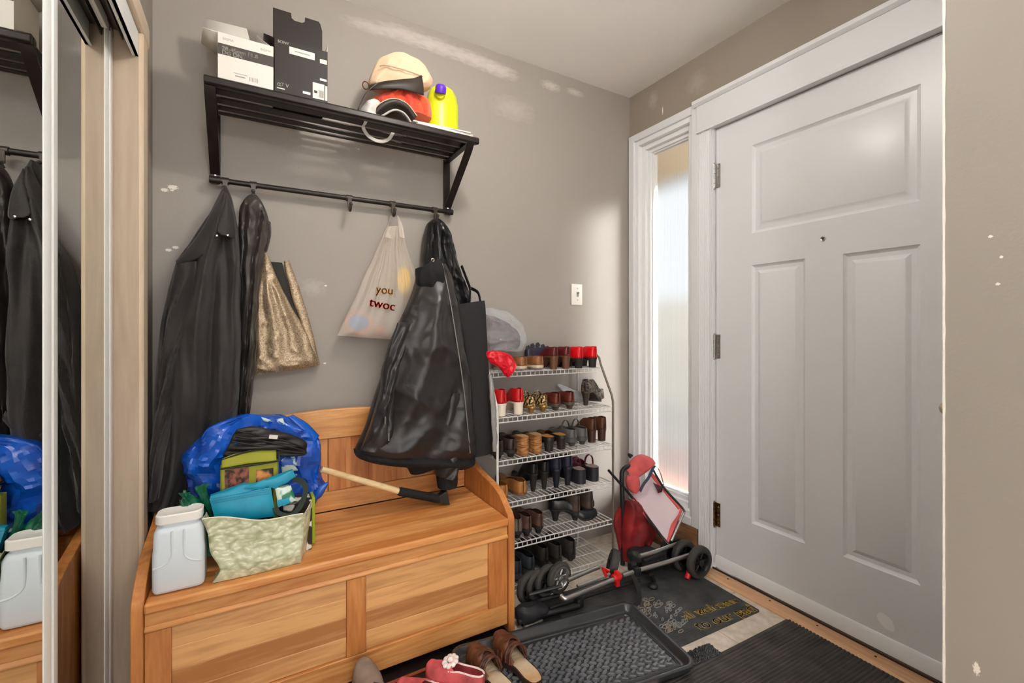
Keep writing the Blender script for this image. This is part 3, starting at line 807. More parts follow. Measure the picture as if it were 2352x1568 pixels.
# soft things: pouch, red hat, goggles, bottle
M_red = mat('red_orange_fleece', (234, 96, 44), rough=.85, rgb2=(206, 40, 36), vscale=5, bump=.4, bscale=120, sheen=.3)
hat = obj('knit_hat', drape([(905, 219, 925, 219), (868, 224, 968, 228), (850, 232, 984, 242), (850, 246, 990, 262), (865, 262, 988, 278)], 1.752, .060, .055, rows=40, seg=64,
      folds=((.006, 3, .4, .8, 0, 1), (.005, 7, 1, .2, 0, 1)), crumple=.006, cscale=24, seed=2), M_red)
tag(hat, 'crumpled orange red fleece hat in the pile on the wall shelf', 'hat')
M_beige = mat('beige_canvas', (234, 202, 168), rough=.75, var=.15, vscale=6, bump=.25, bscale=200)
M_brown = mat('dark_brown_leather', (48, 36, 28), rough=.5, var=.3, vscale=12, bump=.15)
cap = thing('waist_pouch', 'beige canvas pouch with dark brown flap topping the shelf pile', 'bag', P(915, 200, y=1.73))
obj('body', drape([(884, 133, 938, 136), (866, 141, 966, 150), (856, 162, 982, 168), (848, 186, 993, 186), (848, 198, 988, 202), (866, 205, 970, 208)], 1.745, .050, .045, rows=44, seg=64,
      folds=((.004, 4, 0, 1.2, .2, 1),), crumple=.005, cscale=18, seed=5), M_beige, cap)
mb = MB(); pts = [P(846, 198, y=1.70), P(880, 188, y=1.684), P(920, 183, y=1.679), P(950, 180, y=1.681), P(968, 173, y=1.69)]
low = [P(846, 208, y=1.70), P(878, 205, y=1.678), P(920, 206, y=1.672), P(950, 213, y=1.674), P(973, 219, y=1.684)]
A, B = spline(pts, 24), spline(low, 24)
mb.grid(lambda u, v: A[round(u*24)].lerp(B[round(u*24)], v)+Vector((0, -.006*math.sin(PI*v), 0)), 24, 8); obj('flap', mb, M_brown, cap, solid=.004)
mb = MB(); mb.tube(spline([P(866, 192, y=1.688), P(850, 205, y=1.684), P(838, 218, y=1.672), P(830, 236, y=1.66), P(823, 252, y=1.655), P(826, 263, y=1.655)], 24), .004, flat=(.011, .003)); obj('strap', mb, M_brown, cap)
mb = MB(); mb.tube([P(840, 196+0, y=1.684)+Vector((.011*math.cos(a), 0, .014*math.sin(a))) for a in [2*PI*k/14 for k in range(14)]], .0022, 6, closed=True); obj('ring', mb, M_brass, cap)
zp = spline([P(872, 152, y=1.692), P(886, 150, y=1.688), P(930, 161, y=1.684), P(972, 176, y=1.69)], 24)
mb = MB(); mb.tube(zp, .0022, 6); obj('zipper', mb, mat('tan_zip', (176, 148, 120), rough=.6), cap)
gog = thing('ski_goggles', 'dark ski goggles with pale trim lying in the shelf pile', 'goggles', P(900, 262, y=1.68))
M_gog = mat('dark_goggle_rubber', (46, 36, 30), rough=.5)
mb = MB(); A = spline([P(852, 268, y=1.69), P(868, 242, y=1.675), P(900, 228, y=1.665), P(932, 238, y=1.665), P(957, 268, y=1.675)], 30); B = spline([P(860, 274, y=1.70), P(880, 262, y=1.69), P(905, 250, y=1.685), P(928, 258, y=1.685), P(945, 282, y=1.69)], 30)
mb.grid(lambda u, v: A[round(u*30)].lerp(B[round(u*30)], v)+Vector((0, -.012*math.sin(PI*v), 0)), 30, 8); obj('frame', mb, M_gog, gog, solid=.006)
mb = MB(); mb.tube([p+Vector((0, -.006, 0)) for p in A], .0016, 6); obj('trim', mb, mat('pale_trim', (214, 196, 168), rough=.5), gog)
mb = MB(); mb.tube([p+Vector((0, -.004, -.006)) for p in B], .004, 8); obj('foam', mb, mat('grey_foam', (176, 170, 164), rough=.9), gog)
mb = MB(); mb.grid(lambda u, v: B[round(u*30)].lerp(P(905, 290, y=1.72), v*.55)+Vector((0, .006, 0)), 30, 6); obj('lens', mb, mat('goggle_lens', (58, 44, 36), rough=.1, spec=.8), gog, solid=.002)
mb = MB(); mb.tube(spline([P(846, 262, y=1.66), P(838, 284, y=1.680), P(834, 292, y=1.744), P(846, 312, y=1.744), P(870, 324, y=1.744), P(892, 320, y=1.744), P(904, 302, y=1.744)], 30), .004, flat=(.012, .003)); obj('strap', mb, mat('white_strap', (214, 210, 204), rough=.7), gog)
M_lime = mat('lime_plastic', (222, 226, 32), rough=.35, var=.08, vscale=12)
jug = thing('detergent_bottle', 'bright lime plastic bottle with purple cap on the wall shelf', 'bottle', P(1015, 285, y=1.795))
zb = bz+.019; zt = P(1012, 192, y=1.79).z
xc = P(1017, 240, y=1.79).x
mb = MB(); mb.lathe([(.0, zb), (.060, zb), (.066, zb+.008), (.068, zb+.05), (.069, zb+.12), (.067, zb+.165), (.060, zb+.198), (.046, zb+.220), (.026, zb+.232), (0, zb+.236)], (xc, 1.795, 0), 32, sy=.72)
obj('body', mb, M_lime, jug)
mb = MB(); cc = P(1014, 205, y=1.725); prof = [(0, .0), (.020, .0), (.021, .004), (.021, .022), (.016, .032), (.012, .034), (0, .034)]
rings = []
for r, h in prof:
    rings.append([Vector((r*(1+.05*(k % 2))*math.cos(2*PI*k/32), r*(1+.05*(k % 2))*math.sin(2*PI*k/32), h)) for k in range(32)])
mb.loft(rings); bmesh.ops.transform(mb.bm, matrix=Matrix.Translation(cc+Vector((0, .012, -.012))) @ Matrix.Rotation(math.radians(18), 4, 'X'), verts=mb.bm.verts[:])
obj('cap', mb, mat('purple_cap', (92, 44, 190), rough=.3), jug)
mb = MB(); mb.cyl(cc+Vector((0, .012, -.012)), (xc, 1.795, zb+.170), .018, 16); obj('spout', mb, M_lime, jug)
bag = obj('grocery_sack', drape([(838, 238, 862, 232), (830, 250, 872, 240), (828, 262, 872, 262), (832, 275, 866, 278)], 1.70, .03, .03, rows=24, seg=40, crumple=.008, cscale=30), mat('crinkled_white_film', (196, 192, 186), rough=.35))
tag(bag, 'small crumpled white plastic bag at left of the shelf pile', 'bag')
# ------------------------------------------------------------------ hanging things
M_coat = mat('black_wool_twill', (50, 45, 44), rough=.58, var=.25, vscale=5, bump=.25, bscale=260, sheen=.15, spec=.35)
M_coat2 = mat('worn_charcoal_leather', (70, 63, 60), rough=.40, var=.35, vscale=9, bump=.3, bscale=60)
M_puff = mat('black_puffer_nylon', (46, 43, 44), rough=.36, var=.2, vscale=4, bump=.2, bscale=50, spec=.5)
M_rib = mat('black_rib_knit', (20, 19, 21), rough=.85, bump=.4, bscale=300)
M_hood = mat('black_coated_shell', (30, 29, 31), rough=.34, var=.25, vscale=9, bump=.2, bscale=40)
M_zip = mat('dull_zip_metal', (150, 148, 146), rough=.35, metal=.9)
M_snap = mat('bright_snap', (220, 216, 210), rough=.2, metal=1.0)
M_loop = mat('black_loop', (26, 24, 24), rough=.7)

def hang_loop(root, x, z):
    mb = MB(); mb.tube(spline([(x-.012, RY_-.030, z-.020), (x-.006, RY_-.034, RZ_-.046), (x, RY_-.033, RZ_-.043), (x+.006, RY_-.034, RZ_-.046), (x+.012, RY_-.030, z-.020)], 14), .0022, 6)
    return obj('hanging_loop', mb, M_loop, root)

def strip_px(pts, y, w, t=.004, n=40):
    return MB().tube(spline([P(a, b, y=(c if True else y)) for a, b, c in pts], n), .01, flat=(w, t))

# long black coat, leftmost hook
lc = thing('long_coat', 'long black trench coat hanging at far left beside the closet', 'coat', P(455, 800, y=1.80))
lv = [(512, 432, 522, 433, .35), (497, 458, 533, 458, .55), (480, 492, 541, 492, .8), (460, 528, 548, 528, 1), (437, 566, 553, 566, 1), (412, 602, 556, 602, 1), (398, 640, 556, 640, 1.05), (386, 690, 556, 690, 1.1),
      (374, 750, 555, 750, 1.1), (366, 810, 553, 810, 1.1), (361, 870, 551, 870, 1.1), (356, 930, 547, 930, 1.05), (352, 990, 542, 990, .7), (349, 1050, 530, 1050, .6), (346, 1110, 512, 1110, .6), (343, 1168, 470, 1160, .6)]
obj('body', drape(lv, lambda v: 1.822-.032*min(1, max(0, (v-.45)/.25)), .080, .062, rows=100, seg=110, folds=((.020, 2.3, .5, .35, .12, 1.2), (.009, 4.6, 1.9, -.6, .25, 1.2)), crumple=.010, cscale=6, ridge=.007, rscale=5, seed=1.3), M_coat, lc)
# collar wing and lapel
def panel(root, name, m, A, B, n=30, k=10, bulge=.012, t=.005, fold=.0):
    A, B = spline(A, n), spline(B, n)
    mb = MB(); mb.grid(lambda u, v: A[round(u*n)].lerp(B[round(u*n)], v)+Vector((0, -bulge*math.sin(PI*v)-fold*math.sin(9*v+5*u)*math.sin(PI*v), 0)), n, k)
    return obj(name, mb, m, root, solid=t)
panel(lc, 'collar', M_coat, [P(514, 440, y=1.772), P(488, 486, y=1.758), P(450, 548, y=1.752), P(405, 600, y=1.765)], [P(520, 446, y=1.768), P(516, 496, y=1.738), P(480, 575, y=1.730), P(410, 612, y=1.755)], bulge=.010)
panel(lc, 'lapel', M_coat, [P(522, 446, y=1.765), P(536, 492, y=1.752), P(541, 540, y=1.745), P(528, 545, y=1.735)], [P(519, 455, y=1.76), P(506, 500, y=1.728), P(498, 528, y=1.722), P(512, 540, y=1.722)], bulge=.008)
sl = [(404, 612, 452, 600), (392, 660, 452, 650), (384, 720, 440, 716), (376, 790, 424, 790), (368, 860, 412, 860), (360, 930, 400, 930), (352, 1000, 388, 1000), (346, 1070, 376, 1070), (343, 1140, 366, 1140)]
obj('sleeve', drape(sl, 1.765, .045, .045, rows=70, seg=40, folds=((.007, 1.5, .3, 2.6, .05, 1.1), (.004, 2.5, 1.2, 5.5, .1, 1.1)), crumple=.006, cscale=14, ridge=.004, seed=3), M_coat, lc)
for px, py in ((498, 541), (523, 540), (522, 921)):
    mb = MB(); q = P(px, py, y=1.716 if py < 600 else 1.722); mb.sphere(q, .0042, 2, (1, .5, 1)); obj('button', mb, M_snap, lc)
panel(lc, 'pocket_flap', M_coat, [P(482, 960, y=1.742), P(520, 935, y=1.730), P(545, 910, y=1.742)], [P(484, 972, y=1.735), P(524, 950, y=1.722), P(547, 926, y=1.738)], bulge=.004)
hang_loop(lc, HOOKS[0], 1.615)

# second coat
c2 = thing('leather_jacket', 'worn charcoal leather jacket on the second hook from left', 'jacket', P(580, 700, y=1.80))
lv = [(572, 449, 592, 450, .4), (558, 464, 605, 468, .8), (549, 490, 615, 498, 1.0), (548, 520, 619, 524, 1.0), (550, 560, 612, 560, 1.0), (552, 610, 604, 605, .95), (553, 660, 597, 655, .9), (553, 720, 592, 715, .9),
      (553, 790, 590, 785, .85), (552, 850, 586, 845, .8), (549, 910, 580, 905, .8), (543, 965, 572, 960, .7)]
obj('body', drape(lv, 1.805, .060, .022, rows=80, seg=64, folds=((.010, 2.2, .8, .9, .1, 1.2), (.004, 4.5, .2, 2.5, .1, 1.2)), crumple=.006, cscale=16, ridge=.007, rscale=12, seed=7), M_coat2, c2)
panel(c2, 'sleeve_edge', M_coat, [P(611, 506, y=1.79), P(616, 540, y=1.785), P(610, 580, y=1.785)], [P(620, 510, y=1.80), P(621, 540, y=1.80), P(613, 575, y=1.80)], bulge=.006)
hang_loop(c2, HOOKS[1], 1.605)

# gold glitter tote behind it
def glitter():
    m, nt, out = new_mat('gold_glitter_fabric'); L = nt.links
    b = N(nt, 'ShaderNodeBsdfPrincipled'); L.new(b.outputs[0], out.inputs[0])
    tc = N(nt, 'ShaderNodeTexCoord'); v = N(nt, 'ShaderNodeTexVoronoi'); v.inputs['Scale'].default_value = 330; L.new(tc.outputs['Object'], v.inputs['Vector'])
    r = N(nt, 'ShaderNodeValToRGB'); r.color_ramp.elements[0].color = s2l((116, 98, 78)); r.color_ramp.elements[1].color = s2l((206, 182, 150))
    L.new(v.outputs['Color'], r.inputs[0]); L.new(r.outputs[0], b.inputs['Base Color'])
    b.inputs['Metallic'].default_value = .55; b.inputs['Roughness'].default_value = .42
    bp = N(nt, 'ShaderNodeBump'); bp.inputs['Strength'].default_value = .5; bp.inputs['Distance'].default_value = .001; L.new(v.outputs['Color'], bp.inputs['Height']); L.new(bp.outputs[0], b.inputs['Normal'])
    MATS['glitter'] = m; return m
M_gold = glitter()
gt = thing('glitter_tote', 'gold glitter fabric tote bag hanging behind the leather jacket', 'bag', P(655, 720, y=1.86))
lv = [(604, 575, 611, 576, .3), (601, 600, 622, 602, .5), (596, 640, 640, 645, .8), (586, 680, 664, 695, 1), (586, 720, 690, 738, 1), (587, 760, 706, 770, 1), (588, 800, 718, 800, 1), (586, 830, 728, 820, 1), (583, 848, 733, 830, .9), (583, 862, 735, 838, .5)]
obj('front_panel', drape(lv, 1.872, .026, .012, rows=70, seg=80, folds=((.004, 3, 0, .3, .2, .8),), crumple=.004, cscale=14, ridge=.004, rscale=14, seed=11), M_gold, gt)
lv = [(652, 600, 664, 597), (660, 640, 679, 638), (672, 690, 697, 690), (690, 740, 712, 740), (704, 790, 724, 788), (720, 838, 735, 836)]
obj('back_panel', drape(lv, 1.889, .008, .006, rows=30, seg=30, crumple=.003), M_gold, gt)
lv = [(614, 601, 648, 603), (626, 640, 658, 642), (650, 690, 674, 692), (676, 730, 690, 732)]
obj('lining', drape(lv, 1.893, .004, .004, rows=24, seg=24), mat('dark_lining', (44, 42, 38), rough=.8), gt)
mb = MB(); mb.tube(spline([P(607, 580, y=1.865), P(598, 540, y=1.870), P(592, 500, y=1.875), P(590, 462, y=1.865), P(588, 450, y=1.845)], 20), .004, flat=(.016, .003)); obj('strap', mb, M_gold, gt)

# white plastic shopping bag
def film():
    m, nt, out = new_mat('thin_white_film'); L = nt.links
    b = N(nt, 'ShaderNodeBsdfPrincipled'); b.inputs['Base Color'].default_value = s2l((236, 226, 214)); b.inputs['Roughness'].default_value = .32
    tl = N(nt, 'ShaderNodeBsdfTranslucent'); tl.inputs['Color'].default_value = s2l((236, 226, 214))
    tr = N(nt, 'ShaderNodeBsdfTransparent')
    m1 = N(nt, 'ShaderNodeMixShader'); m1.inputs[0].default_value = .35; L.new(b.outputs[0], m1.inputs[1]); L.new(tl.outputs[0], m1.inputs[2])
    m2 = N(nt, 'ShaderNodeMixShader'); m2.inputs[0].default_value = .5; L.new(m1.outputs[0], m2.inputs[1]); L.new(tr.outputs[0], m2.inputs[2])
    L.new(m2.outputs[0], out.inputs[0]); MATS['film'] = m; return m
M_film = film()
pb = thing('plastic_bag', 'white plastic shopping bag with red lettering hanging from the rod', 'bag', P(870, 650, y=1.83))
lv = [(888, 520, 922, 520, .4), (872, 556, 930, 556, .6), (852, 600, 942, 596, .9), (836, 632, 954, 625, 1), (820, 672, 964, 660, 1), (804, 705, 966, 700, 1.05), (788, 738, 962, 740, 1.05), (778, 760, 958, 770, .9), (774, 770, 950, 783, .5)]
obj('body', drape(lv, 1.848, .036, .040, rows=70, seg=110, folds=((.003, 9, 0, .1, 0, .7), (.0025, 16, 1, -.1, 0, .6), (.004, 4, 2, .4, .3, 1)), crumple=.003, cscale=18, seed=4), M_film, pb)
for a, b, c in ((883, 897, 893), (918, 912, 924)):
    mb = MB(); A = spline([P(b, 495, y=1.834), P((a+b)/2, 518, y=1.822), P(a, 545, y=1.806)], 14); B = spline([P(b+3, 495, y=1.834), P((a+c)/2+4, 518, y=1.824), P(c+6, 548, y=1.808)], 14)
    mb.grid(lambda u, v: A[round(u*14)].lerp(B[round(u*14)], v)+Vector((0, -.004*math.sin(6*v), 0)), 14, 8); obj('handle', mb, M_film, pb, solid=.0008)
M_rink = mat('red_print', (214, 52, 30), rough=.5); M_oink = mat('faded_orange_print', (236, 160, 84), rough=.5)
def bag_text(s, px, py, size, y, m, rot):
    q = P(px, py, y=y); a = math.radians(rot)
    mb = MB()
    for dx in (0, size*.03, size*.06): mb.addmesh(text_mesh(s, size, .0003), frame_M(q+Vector((dx, 0, 0)), (math.cos(a), 0, math.sin(a)), (-math.sin(a), 0, math.cos(a))))
    return obj('lettering', mb, m, pb)
bag_text('you', 862, 672, .046, 1.803, M_oink, -4)
bag_text('twoc', 846, 702, .050, 1.803, M_rink, -10)
mb = MB(); mb.sphere(P(822, 740, y=1.845), .036, 3, (1.15, .35, .95)); obj('blue_disc', mb, mat('blue_plastic', (96, 146, 196), rough=.4), pb)
mb = MB(); mb.tube([P(824, 741, y=1.843)+Vector((.047*math.cos(2*PI*k/24), 0, .039*math.sin(2*PI*k/24))) for k in range(24)], .005, 8, closed=True); obj('orange_ring', mb, mat('coral_plastic', (240, 150, 112), rough=.5), pb)
mb = MB(); mb.sphere(P(928, 645, y=1.838), .040, 3, (.75, .3, 1.4)); obj('yellow_packet', mb, mat('yellow_packet', (250, 206, 70), rough=.5), pb)
mb = MB(); mb.sphere(P(872, 758, y=1.838), .02, 3, (1.2, .6, .8)); obj('pink_packet', mb, mat('pink_packet', (226, 150, 130), rough=.5), pb)

# hooded shell jacket at the back of the right hook
hj = thing('hooded_jacket', 'shiny black hooded jacket on the right hook behind the puffer jacket', 'jacket', P(1020, 600, y=1.83))
lv = [(990, 505, 1010, 505, .5), (980, 516, 1022, 520, .9), (975, 540, 1032, 545, 1), (972, 570, 1040, 575, 1), (971, 600, 1046, 605, 1), (974, 630, 1060, 640, .8), (985, 665, 1074, 668, .55), (1000, 705, 1082, 702, .4), (1010, 760, 1088, 755, .4), (1015, 820, 1090, 815, .4)]
obj('body', drape(lv, 1.836, .062, .05, rows=90, seg=72, folds=((.008, 3, .2, .7, .05, 1.1), (.005, 7, 1.2, .5, .05, 1.1)), crumple=.006, cscale=16, ridge=.008, rscale=10, seed=15), M_hood, hj)
mb = MB(); mb.tube(spline([P(1020, 528, y=1.772), P(1036, 560, y=1.766), P(1042, 600, y=1.765), P(1040, 634, y=1.765)], 24), .004, 6); obj('hood_edge', mb, M_hood, hj)
for px, py in ((994, 597), (1016, 604)):
    mb = MB(); q = P(px, py, y=1.756); mb.tube([q+Vector((.006*math.cos(2*PI*k/12), 0, .006*math.sin(2*PI*k/12))) for k in range(12)], .0018, 6, closed=True); mb.sphere(q+Vector((0, -.001, .004)), .0035, 2); obj('eyelet', mb, M_snap, hj)
hang_loop(hj, HOOKS[4], 1.60)
# black open tote at the right
bt = thing('black_tote', 'flat black tote bag hanging right of the puffer jacket', 'bag', P(1105, 870, y=1.79))
lv = [(1046, 700, 1113, 690, .6), (1052, 720, 1115, 712, .9), (1062, 780, 1118, 775, 1), (1073, 850, 1122, 845, 1), (1080, 920, 1126, 915, 1), (1084, 980, 1129, 972, 1), (1088, 1020, 1130, 1012, 1), (1090, 1050, 1129, 1040, .7)]
obj('body', drape(lv, 1.712, .016, .018, rows=60, seg=44, crumple=.003, cscale=9, seed=21), mat('black_felt', (30, 29, 31), rough=.8, bump=.2, bscale=200), bt)
mb = MB(); mb.tube(spline([P(1113, 691, y=1.71), P(1117, 780, y=1.71), P(1121.5, 860, y=1.71), P(1128, 960, y=1.71), P(1129, 1040, y=1.71)], 30), .0022, 6); obj('piping', mb, mat('pale_piping', (150, 146, 140), rough=.5), bt)
mb = MB(); mb.tube(spline([P(1078, 702, y=1.71), P(1080, 668, y=1.73), P(1076, 652, y=1.77), P(1060, 610, y=1.80)], 20), .004, flat=(.014, .003)); mb.tube(spline([P(1104, 696, y=1.71), P(1098, 672, y=1.73), P(1082, 662, y=1.76)], 14), .004, flat=(.014, .003)); obj('handle', mb, M_loop, bt)
gb = obj('garment_cover', drape([(1122, 860, 1130, 860), (1126, 920, 1137, 920), (1130, 985, 1140, 985), (1132, 1036, 1139, 1034)], 1.645, .008, .008, rows=40, seg=24, crumple=.004, cscale=30, ridge=.004, rscale=22), mat('clear_film_edge', (196, 196, 196), rough=.2, trans=.6, alpha=.8))
tag(gb, 'clear plastic garment cover edge beside the black tote bag', 'cover')

# puffer jacket
pj = thing('puffer_jacket', 'large black puffer bomber jacket hanging over the pine bench', 'jacket', P(960, 850, y=1.74))
lv = [(958, 625, 1018, 605, .6), (950, 655, 1030, 640, .8), (936, 692, 1042, 690, .95), (912, 745, 1052, 740, 1.05), (890, 800, 1062, 800, 1.1), (876, 850, 1070, 850, 1.12), (862, 900, 1076, 900, 1.12), (848, 945, 1080, 945, 1.1), (834, 985, 1083, 985, 1.08),
      (820, 1015, 1086, 1018, 1.0), (813, 1036, 1087, 1045, .85), (818, 1046, 1080, 1062, .7)]
obj('body', drape(lv, 1.745, .095, .042, rows=110, seg=120, folds=((.012, 1.6, 2.4, .5, .1, .95), (.006, 3.1, .6, 2.2, .15, .95)), crumple=.014, cscale=7, ridge=.009, rscale=6, seed=9), M_puff, pj)
lv = [(955, 618, 1016, 592, .8), (955, 632, 1022, 612, 1), (958, 655, 1030, 640, 1), (975, 668, 1030, 660, .8)]
obj('collar', drape(lv, 1.720, .055, .03, rows=30, seg=50, folds=((.005, 3, 0, .5, 0, 1.2),), crumple=.006, cscale=22, seed=6), M_rib, pj)
mb = MB(); mb.tube(spline([P(1016, 605, y=1.680), P(1032, 680, y=1.655), P(1050, 790, y=1.642), P(1066, 900, y=1.645), P(1080, 1040, y=1.66)], 50), .0022, 6); obj('zipper', mb, M_zip, pj)
lv = [(812, 1030, 1088, 1040, .7), (814, 1040, 1088, 1052, 1), (822, 1050, 1086, 1064, 1), (850, 1060, 1070, 1074, .7)]
obj('hem_band', drape(lv, 1.742, .088, .040, rows=24, seg=120, folds=((.0018, 50, 0, 0, -.2, 1.2),)), M_rib, pj)
lv = [(912, 742, 950, 736, .1), (892, 800, 930, 800, .5), (880, 850, 914, 850, .8), (872, 905, 904, 905, 1), (860, 950, 902, 950, 1), (842, 1000, 904, 1000, .9), (828, 1034, 906, 1040, .4)]
obj('pocket_side', drape(lv, 1.678, .036, .04, rows=60, seg=44, folds=((.004, 2, 0, 2.4, 0, 1.2),), crumple=.006, cscale=18, ridge=.006, rscale=14, seed=19), M_puff, pj)
mb = MB(); mb.tube(spline([P(900, 870, y=1.645), P(894, 940, y=1.640), P(889, 985, y=1.640), P(890, 1020, y=1.645)], 24), .0028, 6); obj('pocket_zip', mb, M_loop, pj)
for px, py in ((885, 965), (893, 1004)): obj('zip_pull', MB().tube([P(px, py-9, y=1.636), P(px, py+8, y=1.636)], .0035, 8), M_zip, pj)
for px, py in ((953, 1020), (1050, 1007)):
    mb = MB(); mb.sphere(P(px, py, y=1.652), .004, 2, (1, .5, 1)); obj('snap', mb, M_snap, pj)
lv = [(998, 900, 1060, 900, 1), (1000, 960, 1062, 960, 1), (998, 1010, 1058, 1010, 1), (998, 1045, 1054, 1045, 1), (999, 1072, 1051, 1074, .95), (1000, 1090, 1050, 1094, .9)]
obj('sleeve', drape(lv, 1.72, .055, .05, rows=60, seg=44, folds=((.005, 2, 0, 3.2, 0, 1.2),), crumple=.006, cscale=18, seed=23), M_puff, pj)
obj('cuff', drape([(1003, 1090, 1049, 1092), (1005, 1105, 1048, 1104), (1007, 1121, 1047, 1113)], 1.72, .042, .04, rows=12, seg=60, folds=((.0016, 16, 0, 0, -.2, 1.2),)), M_rib, pj)
lv = [(925, 1050, 1010, 1055, 1), (930, 1065, 1005, 1066, 1), (938, 1078, 998, 1074, .9), (943, 1088, 985, 1078, .6)]
obj('inner_hem', drape(lv, 1.75, .05, .05, rows=20, seg=44, crumple=.004), M_rib, pj)
# ------------------------------------------------------------------ things on the bench
ST = .4302
M_jug = mat('milky_plastic', (214, 222, 228), rough=.38)
M_lid = mat('white_lid_plastic', (238, 234, 228), rough=.4)
jx0, jx1, jy0, jy1 = -.2245, -.1085, 1.484, 1.566
tub = thing('storage_tub', 'tall white plastic tub with wide lid at left end of bench', 'container', ((jx0+jx1)/2, (jy0+jy1)/2, ST))
def rrect(x0, x1, y0, y1, r, z, n=6, ins=0.0):
    x0 += ins; x1 -= ins; y0 += ins; y1 -= ins; out = []
    for cx, cy, a0 in ((x1-r, y1-r, 0), (x0+r, y1-r, 90), (x0+r, y0+r, 180), (x1-r, y0+r, 270)):
        for k in range(n+1):
            a = math.radians(a0+90*k/n); out.append(Vector((cx+r*math.cos(a), cy+r*math.sin(a), z)))
    return out
mb = MB(); H_ = .182
zs = [(0, .010), (.004, .003), (.012, 0), (.105, 0), (.115, .0015), (.158, .0030), (.168, .007), (.173, .013), (H_, .013)]
mb.loft([rrect(jx0, jx1, jy0, jy1, .016, ST+z, ins=i) for z, i in zs]); obj('body', mb, M_jug, tub)
def grip(xa, xb, flip):
    """shallow thumb recess outline moulded in the front"""
    mb = MB(); pts = []
    for k in range(24):
        t = k/23
        if t < .45: p = (xa, .163-.060*t/.45)
        else:
            a = (t-.45)/.55*PI/2; p = (xa+(xb-xa)*(1-math.cos(a)) if True else 0, .103-.030*math.sin(a))
        pts.append(Vector((p[0], jy0+.0012, ST+p[1])))
    mb.tube(pts, .0028, 8); return mb
xm_ = (jx0+jx1)/2
obj('grip_edge', grip(xm_-.014, jx0+.004, 0), M_jug, tub); obj('grip_edge', grip(xm_+.012, jx1-.004, 0), M_jug, tub)
mb = MB(); mb.loft([rrect(jx0, jx1, jy0, jy1, .020, ST+z, ins=i) for z, i in ((H_-.001, .010), (H_+.0, .006), (H_+.020, .006), (H_+.023, .009), (H_+.0215, .012))]); obj('lid', mb, M_lid, tub)

# green plastic bag
M_green = mat('green_plastic_film', (16, 104, 72), rough=.28, var=.35, vscale=20, spec=.6)
gb = thing('green_bag', 'crinkled dark green plastic bag squeezed behind the white tub', 'bag', P(460, 1180, y=1.60))
obj('body', drape([(430, 1160, 480, 1140), (424, 1180, 500, 1165), (440, 1210, 512, 1200), (446, 1240, 514, 1235), (448, 1262, 512, 1262)], 1.615, .030, .030, rows=40, seg=60, crumple=.008, cscale=26, ridge=.008, rscale=26, seed=31), M_green, gb)
for A, B, n_ in (([P(470, 1185, y=1.585), P(440, 1165, y=1.565), P(416, 1140, y=1.56), P(411, 1128, y=1.57)], [P(480, 1175, y=1.59), P(462, 1150, y=1.575), P(446, 1134, y=1.57), P(440, 1125, y=1.58)], 20),
                 ([P(484, 1190, y=1.58), P(462, 1150, y=1.565), P(446, 1122, y=1.56), P(456, 1112, y=1.575)], [P(492, 1180, y=1.585), P(484, 1150, y=1.58), P(478, 1120, y=1.58), P(484, 1108, y=1.59)], 20),
                 ([P(460, 1195, y=1.57), P(432, 1180, y=1.555), P(414, 1158, y=1.556), P(412, 1145, y=1.56)], [P(470, 1190, y=1.57), P(456, 1172, y=1.56), P(440, 1155, y=1.56), P(428, 1140, y=1.565)], 20)):
    A, B = spline(A, n_), spline(B, n_); mb = MB()
    mb.grid(lambda u, v: A[round(u*n_)].lerp(B[round(u*n_)], v)+Vector((0, -.010*math.sin(PI*v), .004*math.sin(8*v+4*u)))+noise.noise_vector((A[round(u*n_)]+B[round(u*n_)]*v)*22)*.006, n_, 10); obj('loose_top', mb, M_green, gb, solid=.001)

# big blue crinkled bag
M_blue = mat('blue_woven_plastic', (16, 92, 200), rough=.24, rgb2=(6, 56, 150), vscale=9, spec=.7, bump=.12, bscale=240)
bb = thing('blue_bag', 'big crinkled blue shopping bag heaped against the bench back', 'bag', P(590, 1080, y=1.72))
lv = [(560, 950, 650, 952, .5), (520, 962, 690, 968, .8), (486, 978, 722, 990, 1), (460, 1000, 734, 1010, 1.05), (438, 1022, 735, 1040, 1.05), (417, 1050, 738, 1075, 1.05), (420, 1075, 742, 1095, 1), (432, 1100, 748, 1112, 1), (430, 1122, 735, 1138, .95), (440, 1140, 722, 1158, .9), (452, 1180, 718, 1185, .85), (470, 1236, 700, 1236, .8)]
def blue():
    mb = drape(lv, 1.722, .070, .035, rows=46, seg=84, folds=((.006, 3, .5, 1.5, 0, 1.1), (.005, 5, 2, -2.5, 0, 1.1)), crumple=.016, cscale=15, ridge=.018, rscale=11, seed=41, ymax=1.852)
    for v in mb.bm.verts:
        c = noise.noise(v.co*34+Vector((9, 1, 4)))
        v.co.y -= .004*abs(c)
        v.co.z = max(v.co.z, ST+.003)
    return mb
obj('body', blue(), M_blue, bb, sharp=14)
A = spline([P(660, 955, y=1.68), P(690, 985, y=1.672), P(718, 1018, y=1.676)], 20); B = spline([P(672, 952, y=1.70), P(706, 972, y=1.69), P(733, 1000, y=1.69)], 20)
mb = MB(); mb.grid(lambda u, v: A[round(u*20)].lerp(B[round(u*20)], v)+Vector((0, -.008*math.sin(PI*v), 0)), 20, 6); obj('folded_edge', mb, M_blue, bb, solid=.001)
A = spline([P(714, 1140, y=1.655), P(732, 1118, y=1.648), P(752, 1106, y=1.650)], 20); B = spline([P(716, 1152, y=1.655), P(738, 1140, y=1.65), P(754, 1110, y=1.65)], 20)
mb = MB(); mb.grid(lambda u, v: A[round(u*20)].lerp(B[round(u*20)], v)+Vector((0, -.006*math.sin(PI*v), 0)), 20, 6); obj('loose_corner', mb, M_blue, bb, solid=.001)
